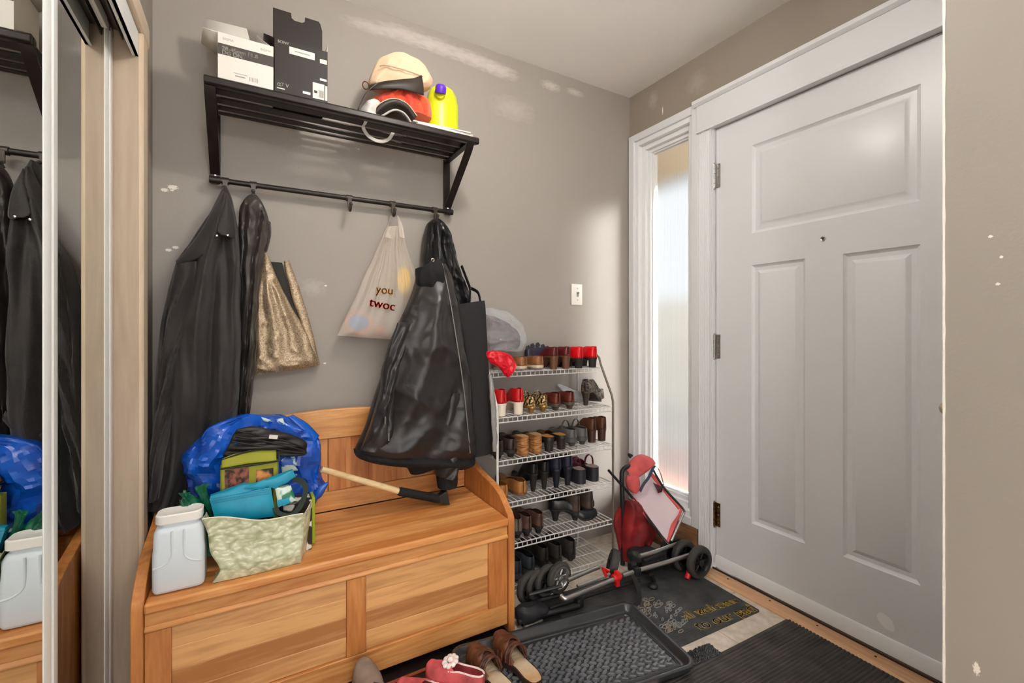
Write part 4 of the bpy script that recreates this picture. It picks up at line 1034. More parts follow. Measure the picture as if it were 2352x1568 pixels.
M_print = mat('pale_bag_print', (196, 216, 206), rough=.35, rgb2=(40, 92, 180), vscale=34, lo=.45, hi=.5)
for q in (((600, 957, 1.662), (628, 966, 1.655), (632, 974, 1.655), (604, 966, 1.66)), ((632, 962, 1.662), (650, 960, 1.668), (654, 974, 1.662), (640, 978, 1.655)), ((642, 1050, 1.643), (680, 1048, 1.645), (684, 1080, 1.642), (648, 1086, 1.640))):
    a, b, c, d = [P(x, y, y=z) for x, y, z in q]; mb = MB()
    mb.grid(lambda u, v: a.lerp(b, u).lerp(d.lerp(c, u), v)+Vector((0, -.004*math.sin(PI*u)*math.sin(PI*v), 0)), 8, 6); obj('printed_patch', mb, M_print, bb, solid=.0008)

# olive tote with two printed windows
M_olive = mat('olive_nonwoven', (150, 150, 44), rough=.75, bump=.2, bscale=300)
M_dgrn = mat('dark_binding', (40, 42, 30), rough=.8)
tx0, tx1 = P(505, 1080, y=1.588).x, P(640, 1080, y=1.588).x
tz = P(570, 1068, y=1.588).z
ot = thing('olive_tote', 'olive green tote with two dark printed windows in the bench pile', 'bag', ((tx0+tx1)/2, 1.61, ST))
mb = MB()
mb.loft([rrect(tx0, tx1, 1.588, 1.634, .010, z) for z in (ST+.001, ST+.05, ST+.15, tz)]); obj('body', mb, M_olive, ot)
mb = MB(); t2 = P(570, 1041, y=1.60).z
mb.grid(lambda u, v: Vector((tx0+.004+(tx1-tx0-.010)*u, 1.5885+.020*v+.003*math.sin(PI*u), tz+(t2-tz)*v+.004*math.sin(PI*u)-.010*(1-u)**6*v)), 20, 6); obj('top_flap', mb, M_olive, ot, solid=.0015)
mb = MB(); mb.tube(spline([(tx0, 1.586, tz), ((tx0+tx1)/2, 1.585, tz-.001), (tx1, 1.586, tz+.002)], 12), .0028, 6)
mb.tube(spline([(tx0+.004, 1.607, t2-.012), ((tx0+tx1)/2, 1.606, t2+.006), (tx1-.003, 1.606, t2+.004), (tx1+.001, 1.60, t2-.012), (tx1+.001, 1.587, tz)], 20), .0025, 6); obj('binding', mb, M_dgrn, ot)
M_leafp = mat('brown_leaf_print', (150, 84, 66), rough=.5, rgb2=(46, 24, 18), vscale=60, lo=.42, hi=.6)
M_darkp = mat('dark_wine_print', (226, 150, 84), rough=.5, rgb2=(34, 20, 14), vscale=26, lo=.52, hi=.66)
for (a, b, c, d), m in (((516, 572, 1072, 1142), M_leafp), ((588, 628, 1074, 1142), M_darkp)):
    p, q = P(a, d, y=1.587), P(b, c, y=1.587); mb = MB(); mb.box((p.x, 1.5868, ST+.02), (q.x, 1.5878, q.z)); obj('printed_window', mb, m, ot)
# black folded case on top
M_case2 = mat('black_nylon_case', (38, 34, 34), rough=.45, var=.3, vscale=10)
bc = thing('black_case', 'flat black zipped case lying slanted on top of the blue bag', 'case', P(620, 1010, y=1.64))
obj('body', drape([(545, 985, 575, 979, .5), (536, 998, 650, 992, .9), (528, 1014, 700, 1012, 1), (520, 1030, 704, 1030, 1), (514, 1042, 690, 1046, .7), (512, 1048, 560, 1050, .5)], 1.628, .022, .006, rows=50, seg=80, folds=((.005, .3, 0, 4.0, 0, 1.2),), crumple=.004, cscale=16, seed=51), M_case2, bc)
mb = MB()
for dr in (0, 12, 24): mb.tube(spline([P(548-dr*.6, 990+dr, y=1.606), P(610, 1002+dr, y=1.602), P(660, 1014+dr*.9, y=1.602), P(696, 1026+dr*.6, y=1.610)], 24), .0028, 6)
obj('zip_ridge', mb, M_loop, bc)
mb = MB(); a = P(628, 1003, y=1.600); mb.box((a.x-.012, 1.598, a.z-.006), (a.x+.012, 1.601, a.z+.006), Matrix.Translation(a) @ Matrix.Rotation(math.radians(12), 4, 'Y') @ Matrix.Translation(-a)); obj('care_label', mb, M_card, bc)

# patterned tote with lime binding
pt = thing('patterned_tote', 'black and white print tote with lime edge behind the cream bag', 'bag', P(700, 1200, y=1.57))
a, b = P(650, 1250, y=1.57).x, P(716, 1200, y=1.57).x; zt = P(710, 1150, y=1.57).z
M_cow = mat('black_white_print', (224, 220, 206), rough=.6, rgb2=(44, 36, 32), vscale=24, lo=.49, hi=.53, detail=1.5)
mb = MB(); mb.loft([rrect(a, b, 1.562, 1.640, .006, z) for z in (ST+.001, ST+.08, zt)]); obj('body', mb, M_cow, pt)
mb = MB(); mb.box((b+.001, 1.575, ST+.012), (b+.011, 1.640, zt+.006)); obj('lime_side', mb, mat('lime_binding', (148, 168, 30), rough=.7), pt, bevel=.003)
M_cream = None
def cream():
    m, nt, out = new_mat('embossed_cream_vinyl'); L = nt.links
    b = N(nt, 'ShaderNodeBsdfPrincipled'); L.new(b.outputs[0], out.inputs[0]); b.inputs['Roughness'].default_value = .3
    tc = N(nt, 'ShaderNodeTexCoord'); w = N(nt, 'ShaderNodeTexNoise'); w.inputs['Scale'].default_value = 26; L.new(tc.outputs['Object'], w.inputs['Vector'])
    mx = N(nt, 'ShaderNodeMix', data_type='VECTOR'); mx.inputs[0].default_value = .035; L.new(tc.outputs['Object'], mx.inputs[4]); L.new(w.outputs['Color'], mx.inputs[5])
    v = N(nt, 'ShaderNodeTexVoronoi', feature='SMOOTH_F1'); v.inputs['Scale'].default_value = 90; mp = N(nt, 'ShaderNodeMapping'); mp.inputs['Scale'].default_value = (.55, 1, 1.1); mp.inputs['Rotation'].default_value = (0, .7, 0)
    L.new(mx.outputs[1], mp.inputs[0]); L.new(mp.outputs[0], v.inputs['Vector'])
    r = N(nt, 'ShaderNodeValToRGB'); r.color_ramp.elements[0].color = s2l((222, 222, 194)); r.color_ramp.elements[1].color = s2l((160, 164, 122)); r.color_ramp.elements[0].position = .2; r.color_ramp.elements[1].position = .7
    L.new(v.outputs['Distance'], r.inputs[0]); L.new(r.outputs[0], b.inputs['Base Color'])
    bp = N(nt, 'ShaderNodeBump'); bp.inputs['Strength'].default_value = .9; bp.inputs['Distance'].default_value = .003; bp.invert = True; L.new(v.outputs['Distance'], bp.inputs['Height']); L.new(bp.outputs[0], b.inputs['Normal'])
    MATS['cream'] = m; return m
M_cream = cream()
cb = thing('cream_bag', 'cream embossed leaf pattern bag standing open on the bench front', 'bag', P(590, 1300, y=1.50))
TL, TR = P(464, 1194, y=1.487), P(697, 1183, y=1.487)
BL, BR = P(488, 1341, y=1.487), P(692, 1291, y=1.487)
BL.z = BR.z = ST+.001
ML, MR = P(506, 1308, y=1.480), P(690, 1268, y=1.480)
Lp = spline([TL, P(478, 1225, y=1.487), P(484, 1268, y=1.485), ML, BL], 40); Rp = spline([TR, P(694, 1215, y=1.487), P(694, 1245, y=1.485), MR, BR], 40)
def front(u, v):
    p = Lp[round(v*40)].lerp(Rp[round(v*40)], u)
    p.z += .006*math.sin(2.2*PI*u+.5)*(1-v)*(1 if v < .3 else .3)
    p.y += -.004*math.sin(PI*u)+.003*math.sin(3*PI*u)*(1-v)
    return p
mb = MB(); mb.grid(front, 40, 40); obj('front', mb, M_cream, cb, solid=.0016, sharp=60)
mb = MB(); TR2, BR2 = P(714, 1152, y=1.555), P(702, 1262, y=1.548); BR2.z = ST+.001
Sp = spline([TR2, P(712, 1190, y=1.553), P(706, 1230, y=1.55), BR2], 40)
mb.grid(lambda u, v: Rp[round(v*40)].lerp(Sp[round(v*40)], u)+Vector((.004*math.sin(PI*u)*math.sin(5*v), 0, 0)), 12, 40); obj('side', mb, M_cream, cb, solid=.0016, sharp=60)
mb = MB(); Lb = [p+Vector((.006, .06, 0)) for p in Lp]
mb.grid(lambda u, v: Lp[round(v*40)].lerp(Lb[round(v*40)], u), 8, 40); obj('side', mb, M_cream, cb, solid=.0016, sharp=60)
mb = MB(); mb.box((BL.x+.004, 1.490, ST+.0005), (BR.x, 1.548, ST+.0025)); obj('base', mb, M_cream, cb)
mb = MB(); mb.tube([front(k/30, 0)+Vector((0, -.001, 0)) for k in range(31)], .0018, 6); obj('rim', mb, mat('pale_rim', (228, 224, 196), rough=.4), cb)

# teal pouch leaning out of the cream bag
M_teal = mat('teal_vinyl', (6, 150, 184), rough=.42, var=.12, vscale=14)
tp = thing('teal_pouch', 'bright teal pouch poking out of the cream bag on the bench', 'pouch', P(560, 1160, y=1.55))
def slab(cs, y, dep, m, name, root, bul=.006, n=16):
    a, b, c, d = [P(x, r, y=yy) for x, r, yy in cs]; mb = MB()
    F = lambda u, v: a.lerp(b, u).lerp(d.lerp(c, u), v)
    fr = lambda u, v: F(u, v)+Vector((0, -bul*(math.sin(PI*u)*math.sin(PI*v))**.5, .0015*math.sin(9*u)))
    mb.grid(fr, n, n); mb.grid(lambda u, v: F(u, v)+Vector((0, dep, 0)), n, n)
    for f, g in (((lambda t: (t, 0)), 0), ((lambda t: (t, 1)), 0), ((lambda t: (0, t)), 0), ((lambda t: (1, t)), 0)):
        mb.grid(lambda u, v: fr(*f(u)).lerp(F(*f(u))+Vector((0, dep, 0)), v), n, 2)
    mb.weld(1e-5); return obj(name, mb, m, root, sharp=50)
slab([(481, 1146, 1.545), (622, 1119, 1.545), (633, 1186, 1.535), (497, 1203, 1.535)], 0, .030, M_teal, 'body', tp)
slab([(483, 1140, 1.552), (560, 1112, 1.560), (626, 1116, 1.552), (482, 1150, 1.546)], 0, .020, M_teal, 'top_fold', tp, .003)
slab([(588, 1112, 1.545), (672, 1080, 1.550), (680, 1095, 1.550), (634, 1122, 1.543)], 0, .018, M_teal, 'flap', tp, .004)
slab([(560, 1122, 1.548), (606, 1103, 1.546), (640, 1105, 1.544), (604, 1124, 1.544)], 0, .014, M_teal, 'flap', tp, .003)
for k in range(3):
    mb = MB(); mb.tube(spline([P(486, 1146+k*5, y=1.5405), P(550, 1134+k*5, y=1.5365), P(618, 1123+k*5, y=1.5405)], 20), .0008, 5); obj('seam', mb, M_teal, tp)
# printed packet and strap
pk = thing('tissue_packet', 'green and white printed packet tucked beside the teal pouch', 'packet', P(655, 1150, y=1.545))
slab([(632, 1122, 1.545), (668, 1116, 1.545), (680, 1150, 1.538), (640, 1165, 1.538)], 0, .022, mat('packet_print', (206, 222, 212), rough=.3, rgb2=(28, 120, 84), vscale=30, lo=.47, hi=.53, detail=1), 'body', pk, .004)
slab([(636, 1150, 1.533), (664, 1142, 1.533), (666, 1156, 1.532), (638, 1164, 1.532)], 0, .003, M_teal, 'teal_band', pk, .0005)
mb = MB(); mb.tube(spline([P(632, 1165, y=1.535), P(640, 1178, y=1.515), P(665, 1184, y=1.505), P(686, 1168, y=1.515), P(699, 1140, y=1.530), P(702, 1118, y=1.545), P(690, 1104, y=1.56), P(672, 1100, y=1.57)], 40), .01, flat=(.016, .002))
tag(obj('webbing_strap', mb, mat('dark_green_webbing', (42, 54, 46), rough=.8)), 'dark green webbing strap looped over the cream bag edge', 'strap')

# snow brush
sb = thing('snow_brush', 'snow brush with pale wooden shaft and black grip on the bench', 'snow brush', P(1020, 1150, z=ST+.03))
A0 = P(738, 1077, y=1.672); A1 = P(917, 1128, y=1.690); A2 = P(1006, 1145, y=1.698)
mb = MB(); mb.tube([A0, A0.lerp(A1, .5), A1], [.0105, .0110, .0120], 16); obj('shaft', mb, wood('pale_turned_wood', 0, (232, 208, 164), (204, 172, 124), 1.5, rough=.35), sb)
mb = MB(); mb.tube([A1.lerp(A2, -.03), A1.lerp(A2, .03), A1.lerp(A2, .5), A2], [.0128, .0165, .0165, .0165], 16); obj('grip', mb, mat('black_foam', (20, 19, 20), rough=.85), sb)
d = (A2-A1).normalized(); e = P(1029, 1158, y=1.700); e.z = max(e.z, ST+.002)
mb = MB()
top_, bot_ = P(1022, 1124, y=1.700), P(1030, 1160, y=1.697); bot_.z = max(bot_.z, ST+.002)
r0 = [A2+Vector((0, sy*.014, sz*.014)) for sy, sz in ((-1, -1), (1, -1), (1, 1), (-1, 1))]
r1 = [bot_+Vector((0, -.018, 0)), bot_+Vector((0, .018, 0)), top_+Vector((.004, .018, 0)), top_+Vector((.004, -.018, 0))]
mb.loft([r0, [a.lerp(b, .6) for a, b in zip(r0, r1)], r1], smooth=False); obj('scraper_head', mb, mat('black_scraper', (26, 25, 26), rough=.4), sb, bevel=.002)
# ------------------------------------------------------------------ wire shoe rack
M_wire = mat('white_coated_wire', (206, 204, 202), rough=.35)
M_post = mat('grey_tube', (118, 110, 102), rough=.35, metal=.4)
FL, FR, BR_, BL_ = Vector((.886, 1.662, 0)), Vector((1.500, 1.640, 0)), Vector((1.482, 1.888, 0)), Vector((.884, 1.888, 0))
rack = thing('shoe_rack', 'white wire six-tier shoe rack between bench and sidelight', 'shoe rack', ((FL+FR+BR_+BL_)/4))
def tier_y(z, x):
    """front edge of the rack: the posts lean back above z = .80"""
    f = FL.lerp(FR, (x-FL.x)/(FR.x-FL.x)).y
    return f+max(0, z-.80)*.62
for b, s in ((FL, 'l'), (FR, 'r')):
    yt = b.y+.16*.62
    mb = MB(); mb.tube([b, (b.x, b.y, .30), (b.x, b.y, .78), (b.x, b.y+.008, .81), (b.x, yt-.01, .955), (b.x, yt, .985), (b.x, yt+.02, 1.0), (b.x, 1.888-.03, 1.0)], .0055, 10); obj('front_post', mb, M_post if s == 'r' else M_wire, rack)
for b in (BR_, BL_):
    mb = MB(); mb.tube([b, (b.x, b.y, 1.0)], .0045, 10); obj('rear_post', mb, M_wire, rack)
TIERS = [.938, .757, .577, .397, .219, .040]
def tier(z):
    mb = MB(); lip = .020
    x0, x1 = FL.x+.004, FR.x-.006
    f = lambda x, dz=0: Vector((x, tier_y(z, x)+.002, z+dz))
    bk = lambda x: Vector((x, 1.884, z))
    r = .0019
    mb.tube([f(x0), f(x1)], .0026, 6); mb.tube([f(x0, -lip), f(x1, -lip)], .0028, 6); mb.tube([bk(x0), bk(x1)], .0026, 6)
    mb.tube([f(x0), bk(x0)], .0026, 6); mb.tube([f(x1), bk(x1)], .0026, 6)
    n = 26
    for k in range(1, n):
        x = x0+(x1-x0)*k/n
        mb.tube([f(x, -lip), f(x), bk(x)], r, 5)
    for t in (.33, .66): mb.tube([f(x0).lerp(bk(x0), t), f(x1).lerp(bk(x1), t)], .0022, 5)
    return mb
for z in TIERS: obj('wire_tier', tier(z), M_wire, rack)

# ------------------------------------------------------------------ shoes
def prof_w(t, pts):
    for (a, fa), (b, fb) in zip(pts, pts[1:]):
        if t <= b:
            u = (t-a)/(b-a); u = u*u*(3-2*u) if a > .02 and b < .95 else math.sqrt(max(0, u)) if fa == 0 else u
            return fa+(fb-fa)*u
    return pts[-1][1]
W_ROUND = [(0, 0), (.05, .56), (.16, .70), (.36, .66), (.55, .86), (.70, 1.0), (.82, .95), (.91, .76), (.96, .54), (1, .06)]
W_POINT = [(0, 0), (.05, .54), (.16, .66), (.36, .60), (.55, .80), (.68, .96), (.80, .76), (.90, .46), (.96, .22), (1, .03)]
def shoe_meshes(L=.23, W=.082, heel=.0, sole=.008, collar=.055, vamp=.045, open_at=.58, back=0.0, toe='round', wedge=False, toe_h=.030, peep=0.0, heel_w=.5, soft=0.0, plat=0.0):
    wp = W_ROUND if toe == 'round' else W_POINT
    def zb(t):
        if t < .28: k = 1.0
        elif t > .72: k = 0.0
        else:
            u = (t-.28)/.44; k = 1-u*u*(3-2*u)
        return sole+plat+heel*k+.010*max(0, t-.86)/.14
    hw = lambda t: W/2*prof_w(t, wp)
    ns, na = 36, 12
    # upper
    mb = MB(); t0, t1 = back, 1-peep
    for sgn in (1, -1):
        R = []
        for i in range(ns+1):
            t = t0+(t1-t0)*i/ns
            w = max(hw(t), .0015)
            if t < open_at-.10: am = math.radians(58)
            elif t > open_at: am = PI/2
            else: am = math.radians(58)+(PI/2-math.radians(58))*((t-open_at+.10)/.10)**2
            if t < .22: h = collar
            elif t < open_at: u = (t-.22)/(open_at-.22); h = collar+(vamp-collar)*u
            else: u = (t-open_at)/(1-open_at); h = vamp+(toe_h-vamp)*u**.8; h *= math.sqrt(max(.02, 1-max(0, (t-.93)/.075)**2)) if t > .93 else 1
            if back > 0 and t < open_at: h *= .25+.75*min(1, (t-t0)/(open_at-t0+.001))
            ring = []
            for k in range(na+1):
                a = am*k/na; sa = math.sin(a)
                ring.append(Vector((sgn*w*math.cos(a)**.55, L*t, zb(t)+h*sa**.85)))
            R.append(ring)
        mb.loft(R, closed=False, cap=False)
    mb.weld(.0009)
    upper = mb.mesh('upper', 50)
    # sole
    mb = MB(); R = []
    for i in range(ns+1):
        t = i/ns; w = max(hw(t)*1.04+.001, .002); top = zb(t)+.001
        bot = .0 if wedge else max(0, zb(t)-sole-(plat if t > .55 else plat*0))
        if not wedge and plat and t > .5: bot = .004*max(0, t-.86)/.14
        yy = L*(t*1.012-.006)
        R.append([Vector((-w, yy, bot)), Vector((w, yy, bot)), Vector((w, yy, top)), Vector((-w, yy, top))])
    mb.loft(R, smooth=False); solem = mb.mesh('sole', 35)
    # insole
    mb = MB(); R = []
    for i in range(ns+1):
        t = .01+.98*i/ns; w = max(hw(t)*.93, .001); R.append([Vector((-w, L*t, zb(t)+.0022)), Vector((w, L*t, zb(t)+.0022))])
    mb.loft(R, closed=False, cap=False); ins = mb.mesh('insole', 60)
    heelm = None
    if heel > .012 and not wedge:
        mb = MB(); R = []
        for j in range(7):
            v = j/6; sh = 1-(1-heel_w)*v**.7; ring = []
            for k in range(20):
                a = 2*PI*k/20; t_ = .115+.105*math.sin(a)
                ring.append(Vector((hw(.13)*1.0*math.cos(a)*sh, L*(.11+(.105*math.sin(a))*sh), (zb(.1)-sole)*(1-v))))
            R.append(ring)
        mb.loft(R); heelm = mb.mesh('heel', 40)
    return dict(upper=upper, sole=solem, insole=ins, heel=heelm, zb=zb, hw=hw, L=L, W=W)
def strap_mesh(S, t0, t1, h, w=.012, th=.0025, n=16):
    mb = MB(); y = S['L']*(t0+t1)/2; a_ = []
    for k in range(n+1):
        a = PI*k/n; t = t0+(t1-t0)*k/n
        a_.append((S['hw'](t)*1.0*math.cos(a), S['L']*t, S['zb'](t)+h*math.sin(a)**.7))
    mb.tube(a_, .01, flat=(w, th)); return mb.mesh('strap', 40)

def M_(name, rgb, **kw):
    kw.setdefault('rough', .45); return mat(name, rgb, **kw)
M_dsole = M_('dark_rubber_sole', (34, 30, 28), rough=.7)
M_tan = M_('tan_footbed', (196, 160, 116), rough=.6)
M_pale = M_('pale_footbed', (214, 204, 188), rough=.6)
SHOE_KINDS = {}
def kind(key, mu, ms, mi, strap=None, smat=None, **kw):
    kw['W'] = kw.get('W', .082)*.86
    S = shoe_meshes(**kw)
    parts = [('upper', S['upper'], mu, .0022), ('sole', S['sole'], ms, 0), ('insole', S['insole'], mi, 0)]
    if S['heel']: parts.append(('heel', S['heel'], ms, 0))
    for st in (strap or []): parts.append(('strap', strap_mesh(S, *st), smat or mu, 0))
    for nme, me, m, so in parts: me.materials.append(m)
    SHOE_KINDS[key] = (parts, S)
    return S
def put_shoe(key, label, loc, rz=0, tilt=(0, 0), group=None, mirror=False, cat='shoe', name='shoe'):
    root = bpy.data.objects.new(name, None); COL.objects.link(root)
    root.location = loc; root.rotation_euler = (tilt[0], tilt[1], rz)
    root['label'] = label; root['category'] = cat
    if group: root['group'] = group
    for nme, me, m, so in SHOE_KINDS[key][0]:
        o = bpy.data.objects.new(nme, me); COL.objects.link(o); o.parent = root
        if so:
            md = o.modifiers.new('solid', 'SOLIDIFY'); md.thickness = so; md.offset = 1
    return root
def pair(key, label, tierz, pxs, y=None, rz=(0, 0), group='', dz=0, tilt=(0, 0), name='shoe', ht=.03, sides=('left', 'right')):
    for i, px in enumerate(pxs):
        yy = (y if y else (1.672 if tierz < .85 else 1.716))
        x = P(px, 757, y=yy).x
        put_shoe(key, label.replace('#', sides[i]), (x, yy, tierz+.003+dz), rz[i], tilt, group, name=name)

blk = M_('black_leather', (26, 25, 27), rough=.38); brn = M_('brown_leather', (98, 58, 40), rough=.4, var=.25, vscale=20)
kind('tan_loafer', M_('tan_leather', (150, 98, 58), rough=.4, var=.2, vscale=18), M_('cream_sole', (196, 180, 156)), M_tan, L=.20, W=.088, collar=.045, vamp=.040, open_at=.60, sole=.012, heel=.012)
kind('wine_heel', M_('wine_patent', (92, 26, 30), rough=.2), M_('stacked_heel', (98, 62, 44)), M_tan, L=.19, W=.076, heel=.055, collar=.046, vamp=.038, open_at=.66, heel_w=.75)
kind('red_platform', M_('red_patent', (212, 18, 28), rough=.2), M_dsole, M_('dark_lining_shoe', (90, 20, 22)), L=.19, W=.078, heel=.028, plat=.012, collar=.062, vamp=.05, open_at=.64, heel_w=.8)
kind('red_white_pump', M_('red_satin', (186, 26, 28), rough=.3), M_('cream_block', (226, 214, 198), rough=.4), M_('cream_insole', (226, 214, 198)), L=.21, W=.080, heel=.046, collar=.066, vamp=.040, open_at=.68, toe='point', heel_w=.9)
kind('gold_leopard', M_('leopard_print', (206, 172, 110), rough=.35, rgb2=(40, 30, 20), vscale=90, lo=.48, hi=.54, detail=1), M_('gold_sole', (168, 132, 76), rough=.3, metal=.6), M_tan, L=.20, W=.064, heel=.022, collar=.050, vamp=.040, open_at=.62, strap=[(.34, .34, .060, .012)])
kind('chestnut', M_('chestnut_leather', (112, 46, 34), rough=.35, var=.25, vscale=20), M_('mottled_sole', (96, 82, 70), rough=.6, var=.4, vscale=60), M_tan, L=.21, W=.074, heel=.018, sole=.014, collar=.052, vamp=.044, open_at=.60)
kind('camo_heel', M_('camo_print', (112, 96, 76), rough=.45, rgb2=(26, 24, 22), vscale=70, lo=.5, hi=.56, detail=1), M_('camo_sole', (52, 44, 36)), M_tan, L=.22, W=.076, heel=.060, collar=.050, vamp=.040, open_at=.64, toe='point', heel_w=.5)
kind('dark_clog', M_('espresso_leather', (62, 44, 38), rough=.5, var=.3, vscale=30), M_dsole, M_('brown_footbed', (120, 88, 62)), L=.22, W=.084, heel=.02, sole=.014, collar=.052, vamp=.046, open_at=.58)
kind('cork_wedge', M_('cork_strap', (40, 38, 38)), M_('striped_rope', (184, 128, 76), rough=.8, rgb2=(120, 76, 42), vscale=10, stretch=(2, 2, 26), lo=.45, hi=.55), M_tan, L=.22, W=.076, heel=.055, wedge=True, sole=.024, collar=.03, vamp=.036, open_at=.70, back=.55)
kind('brown_mule', M_('bronze_suede', (104, 72, 46), rough=.6), M_('black_block', (34, 32, 30), rough=.4), M_('mustard_footbed', (190, 134, 60), rough=.6), L=.22, W=.082, heel=.05, sole=.012, collar=.04, vamp=.046, open_at=.66, back=.46, heel_w=.8)
kind('grey_clog', M_('grey_leather', (96, 94, 92), rough=.45), M_('grey_sole', (74, 72, 70), rough=.6), M_('grey_lining', (120, 116, 112)), L=.20, W=.086, heel=.02, sole=.018, collar=.046, vamp=.044, open_at=.60, strap=[(.36, .36, .075, .010)])
kind('brown_bootie', brn, M_('brown_heel', (66, 40, 30)), M_('brown_lining', (80, 52, 40)), L=.20, W=.072, heel=.050, collar=.066, vamp=.050, open_at=.62, heel_w=.9)
kind('caramel_flat', M_('caramel_leather', (172, 116, 62), rough=.32, var=.15, vscale=14), M_('caramel_sole', (120, 80, 46)), M_tan, L=.22, W=.094, heel=.012, collar=.058, vamp=.044, open_at=.60, sole=.008)
kind('black_heel', blk, M_dsole, M_('black_lining', (44, 42, 42)), L=.21, W=.074, heel=.075, collar=.050, vamp=.036, open_at=.68, toe='point', heel_w=.45)
kind('navy_heel', M_('navy_suede', (34, 36, 52), rough=.6), M_('navy_sole', (26, 27, 36)), M_('navy_lining', (60, 60, 70)), L=.21, W=.078, heel=.080, collar=.056, vamp=.038, open_at=.66, heel_w=.5)
kind('platform_mule', M_('plum_strap', (104, 48, 58), rough=.4), M_('black_platform', (36, 35, 40), rough=.5), M_('mauve_footbed', (150, 132, 130), rough=.6), L=.20, W=.084, heel=.030, wedge=True, sole=.034, collar=.03, vamp=.036, open_at=.74, back=.52, strap=[(.30, .30, .05, .012)])
kind('taupe_shoe', M_('taupe_leather', (112, 100, 88), rough=.5, var=.25, vscale=16), M_dsole, M_('taupe_lining', (90, 80, 72)), L=.22, W=.078, heel=.022, sole=.012, collar=.062, vamp=.048, open_at=.58)
kind('brown_oxford', M_('worn_brown', (104, 72, 60), rough=.45, var=.3, vscale=20), M_dsole, M_('brown_lin2', (70, 52, 44)), L=.22, W=.074, heel=.024, sole=.012, collar=.064, vamp=.05, open_at=.56)
kind('black_pump', M_('black_smooth', (34, 35, 38), rough=.3), M_dsole, M_('pump_lining', (60, 58, 58)), L=.23, W=.076, heel=.050, collar=.046, vamp=.034, open_at=.68, toe='point', heel_w=.5)
kind('ankle_boot', M_('brown_nubuck', (92, 74, 64), rough=.65, var=.3, vscale=16), M_('boot_sole', (40, 36, 36), rough=.6), M_('boot_lining', (40, 36, 34)), L=.21, W=.078, heel=.030, sole=.014, collar=.090, vamp=.058, open_at=.50)
kind('dark_sneaker', M_('charcoal_nubuck', (54, 48, 44), rough=.7, var=.3, vscale=20), M_dsole, M_('sneaker_lining', (34, 32, 32)), L=.22, W=.080, heel=.014, sole=.022, collar=.070, vamp=.052, open_at=.54)
kind('blue_sneaker', M_('slate_fabric', (52, 58, 64), rough=.8, bump=.3, bscale=120), M_('grey_rubber', (70, 70, 72), rough=.7), M_('sneaker_lin2', (34, 34, 36)), L=.22, W=.082, heel=.014, sole=.024, collar=.060, vamp=.05, open_at=.54)

g = 'shoes on the wire rack'
T = TIERS
pair('tan_loafer', '# tan loafer of the pair with pale sole edge on the top rack tier', T[0], (1206, 1243), rz=(.25, .12), group=g)
pair('wine_heel', '# dark wine patent heel on the top rack tier', T[0], (1278, 1306), rz=(.05, .02), group=g)
pair('red_platform', '# bright red platform pump at the right of the top rack tier', T[0], (1336, 1367), rz=(.1, .0), group=g)
pair('red_white_pump', '# red pump with tall cream block heel on second rack tier', T[1], (1158, 1196), rz=(.12, -.05), group=g)
pair('gold_leopard', '# gold leopard print shoe on second rack tier', T[1], (1226, 1253), rz=(0, -.02), group=g)
pair('chestnut', '# chestnut loafer seen from behind on second rack tier', T[1], (1283, 1315), rz=(.02, -.02), group=g)
put_shoe('camo_heel', 'dark mottled print heel lying tilted at right end of second rack tier', (P(1345, 757, y=1.70).x, 1.712, T[1]+.004), -1.05, (0, 0), g, name='shoe')
put_shoe('camo_heel', 'dark mottled print heel behind its tilted twin on second rack tier', (P(1345, 757, y=1.79).x, 1.800, T[1]+.004), -1.15, (0, 0), g, name='shoe')
pair('dark_clog', '# dark espresso clog at left end of third rack tier', T[2], (1150, 1180), rz=(.1, .05), group=g)
pair('cork_wedge', '# rope striped wedge mule on third rack tier', T[2], (1209, 1239), rz=(.05, -.0), group=g)
pair('brown_mule', '# bronze mule with mustard footbed on third rack tier', T[2], (1268, 1296), rz=(.05, -.02), group=g)
pair('grey_clog', '# grey strapped clog on third rack tier', T[2], (1320, 1344), y=1.69, rz=(0, 0), group=g, sides=('front', 'rear'))
pair('brown_bootie', '# dark brown heeled bootie at right end of third rack tier', T[2], (1366, 1389), y=1.70, rz=(.02, 0), group=g)
pair('caramel_flat', '# shiny caramel flat on the fourth rack tier', T[3], (1160, 1202), rz=(.1, -.02), group=g)
pair('black_heel', '# black high heel beside caramel flats on fourth rack tier', T[3], (1231, 1256), y=1.70, rz=(0, -.04), group=g)
pair('navy_heel', '# navy suede high heel on fourth rack tier', T[3], (1284, 1310), y=1.69, rz=(-.02, -.05), group=g)
pair('platform_mule', '# black platform mule with plum strap on fourth rack tier', T[3], (1340, 1370), y=1.68, rz=(-.05, -.05), group=g)
put_shoe('taupe_shoe', 'single taupe shoe beside the bench end on fifth rack tier', (P(1190, 757, y=1.68).x, 1.68, T[4]+.003), -.35, (0, 0), g)
pair('brown_oxford', '# worn brown oxford on fifth rack tier', T[4], (1216, 1243), rz=(0, -.02), group=g)
put_shoe('black_pump', 'pointed black pump pointing right on fifth rack tier', (P(1262, 757, y=1.78).x, 1.775, T[4]+.003), -1.95, (0, 0), g)
put_shoe('black_pump', 'pointed black pump lying behind its twin on fifth rack tier', (P(1268, 757, y=1.84).x, 1.835, T[4]+.003), -1.75, (0, 0), g)
pair('ankle_boot', '# brown nubuck ankle boot on fifth rack tier', T[4], (1328, 1358), y=1.70, rz=(.05, .0), group=g)
pair('blue_sneaker', '# slate fabric sneaker at left of bottom rack tier', T[5], (1192, 1222), rz=(0, 0), group=g)
pair('dark_sneaker', '# charcoal nubuck shoe on bottom rack tier', T[5], (1285, 1317), y=1.69, rz=(.0, -.03), group=g)
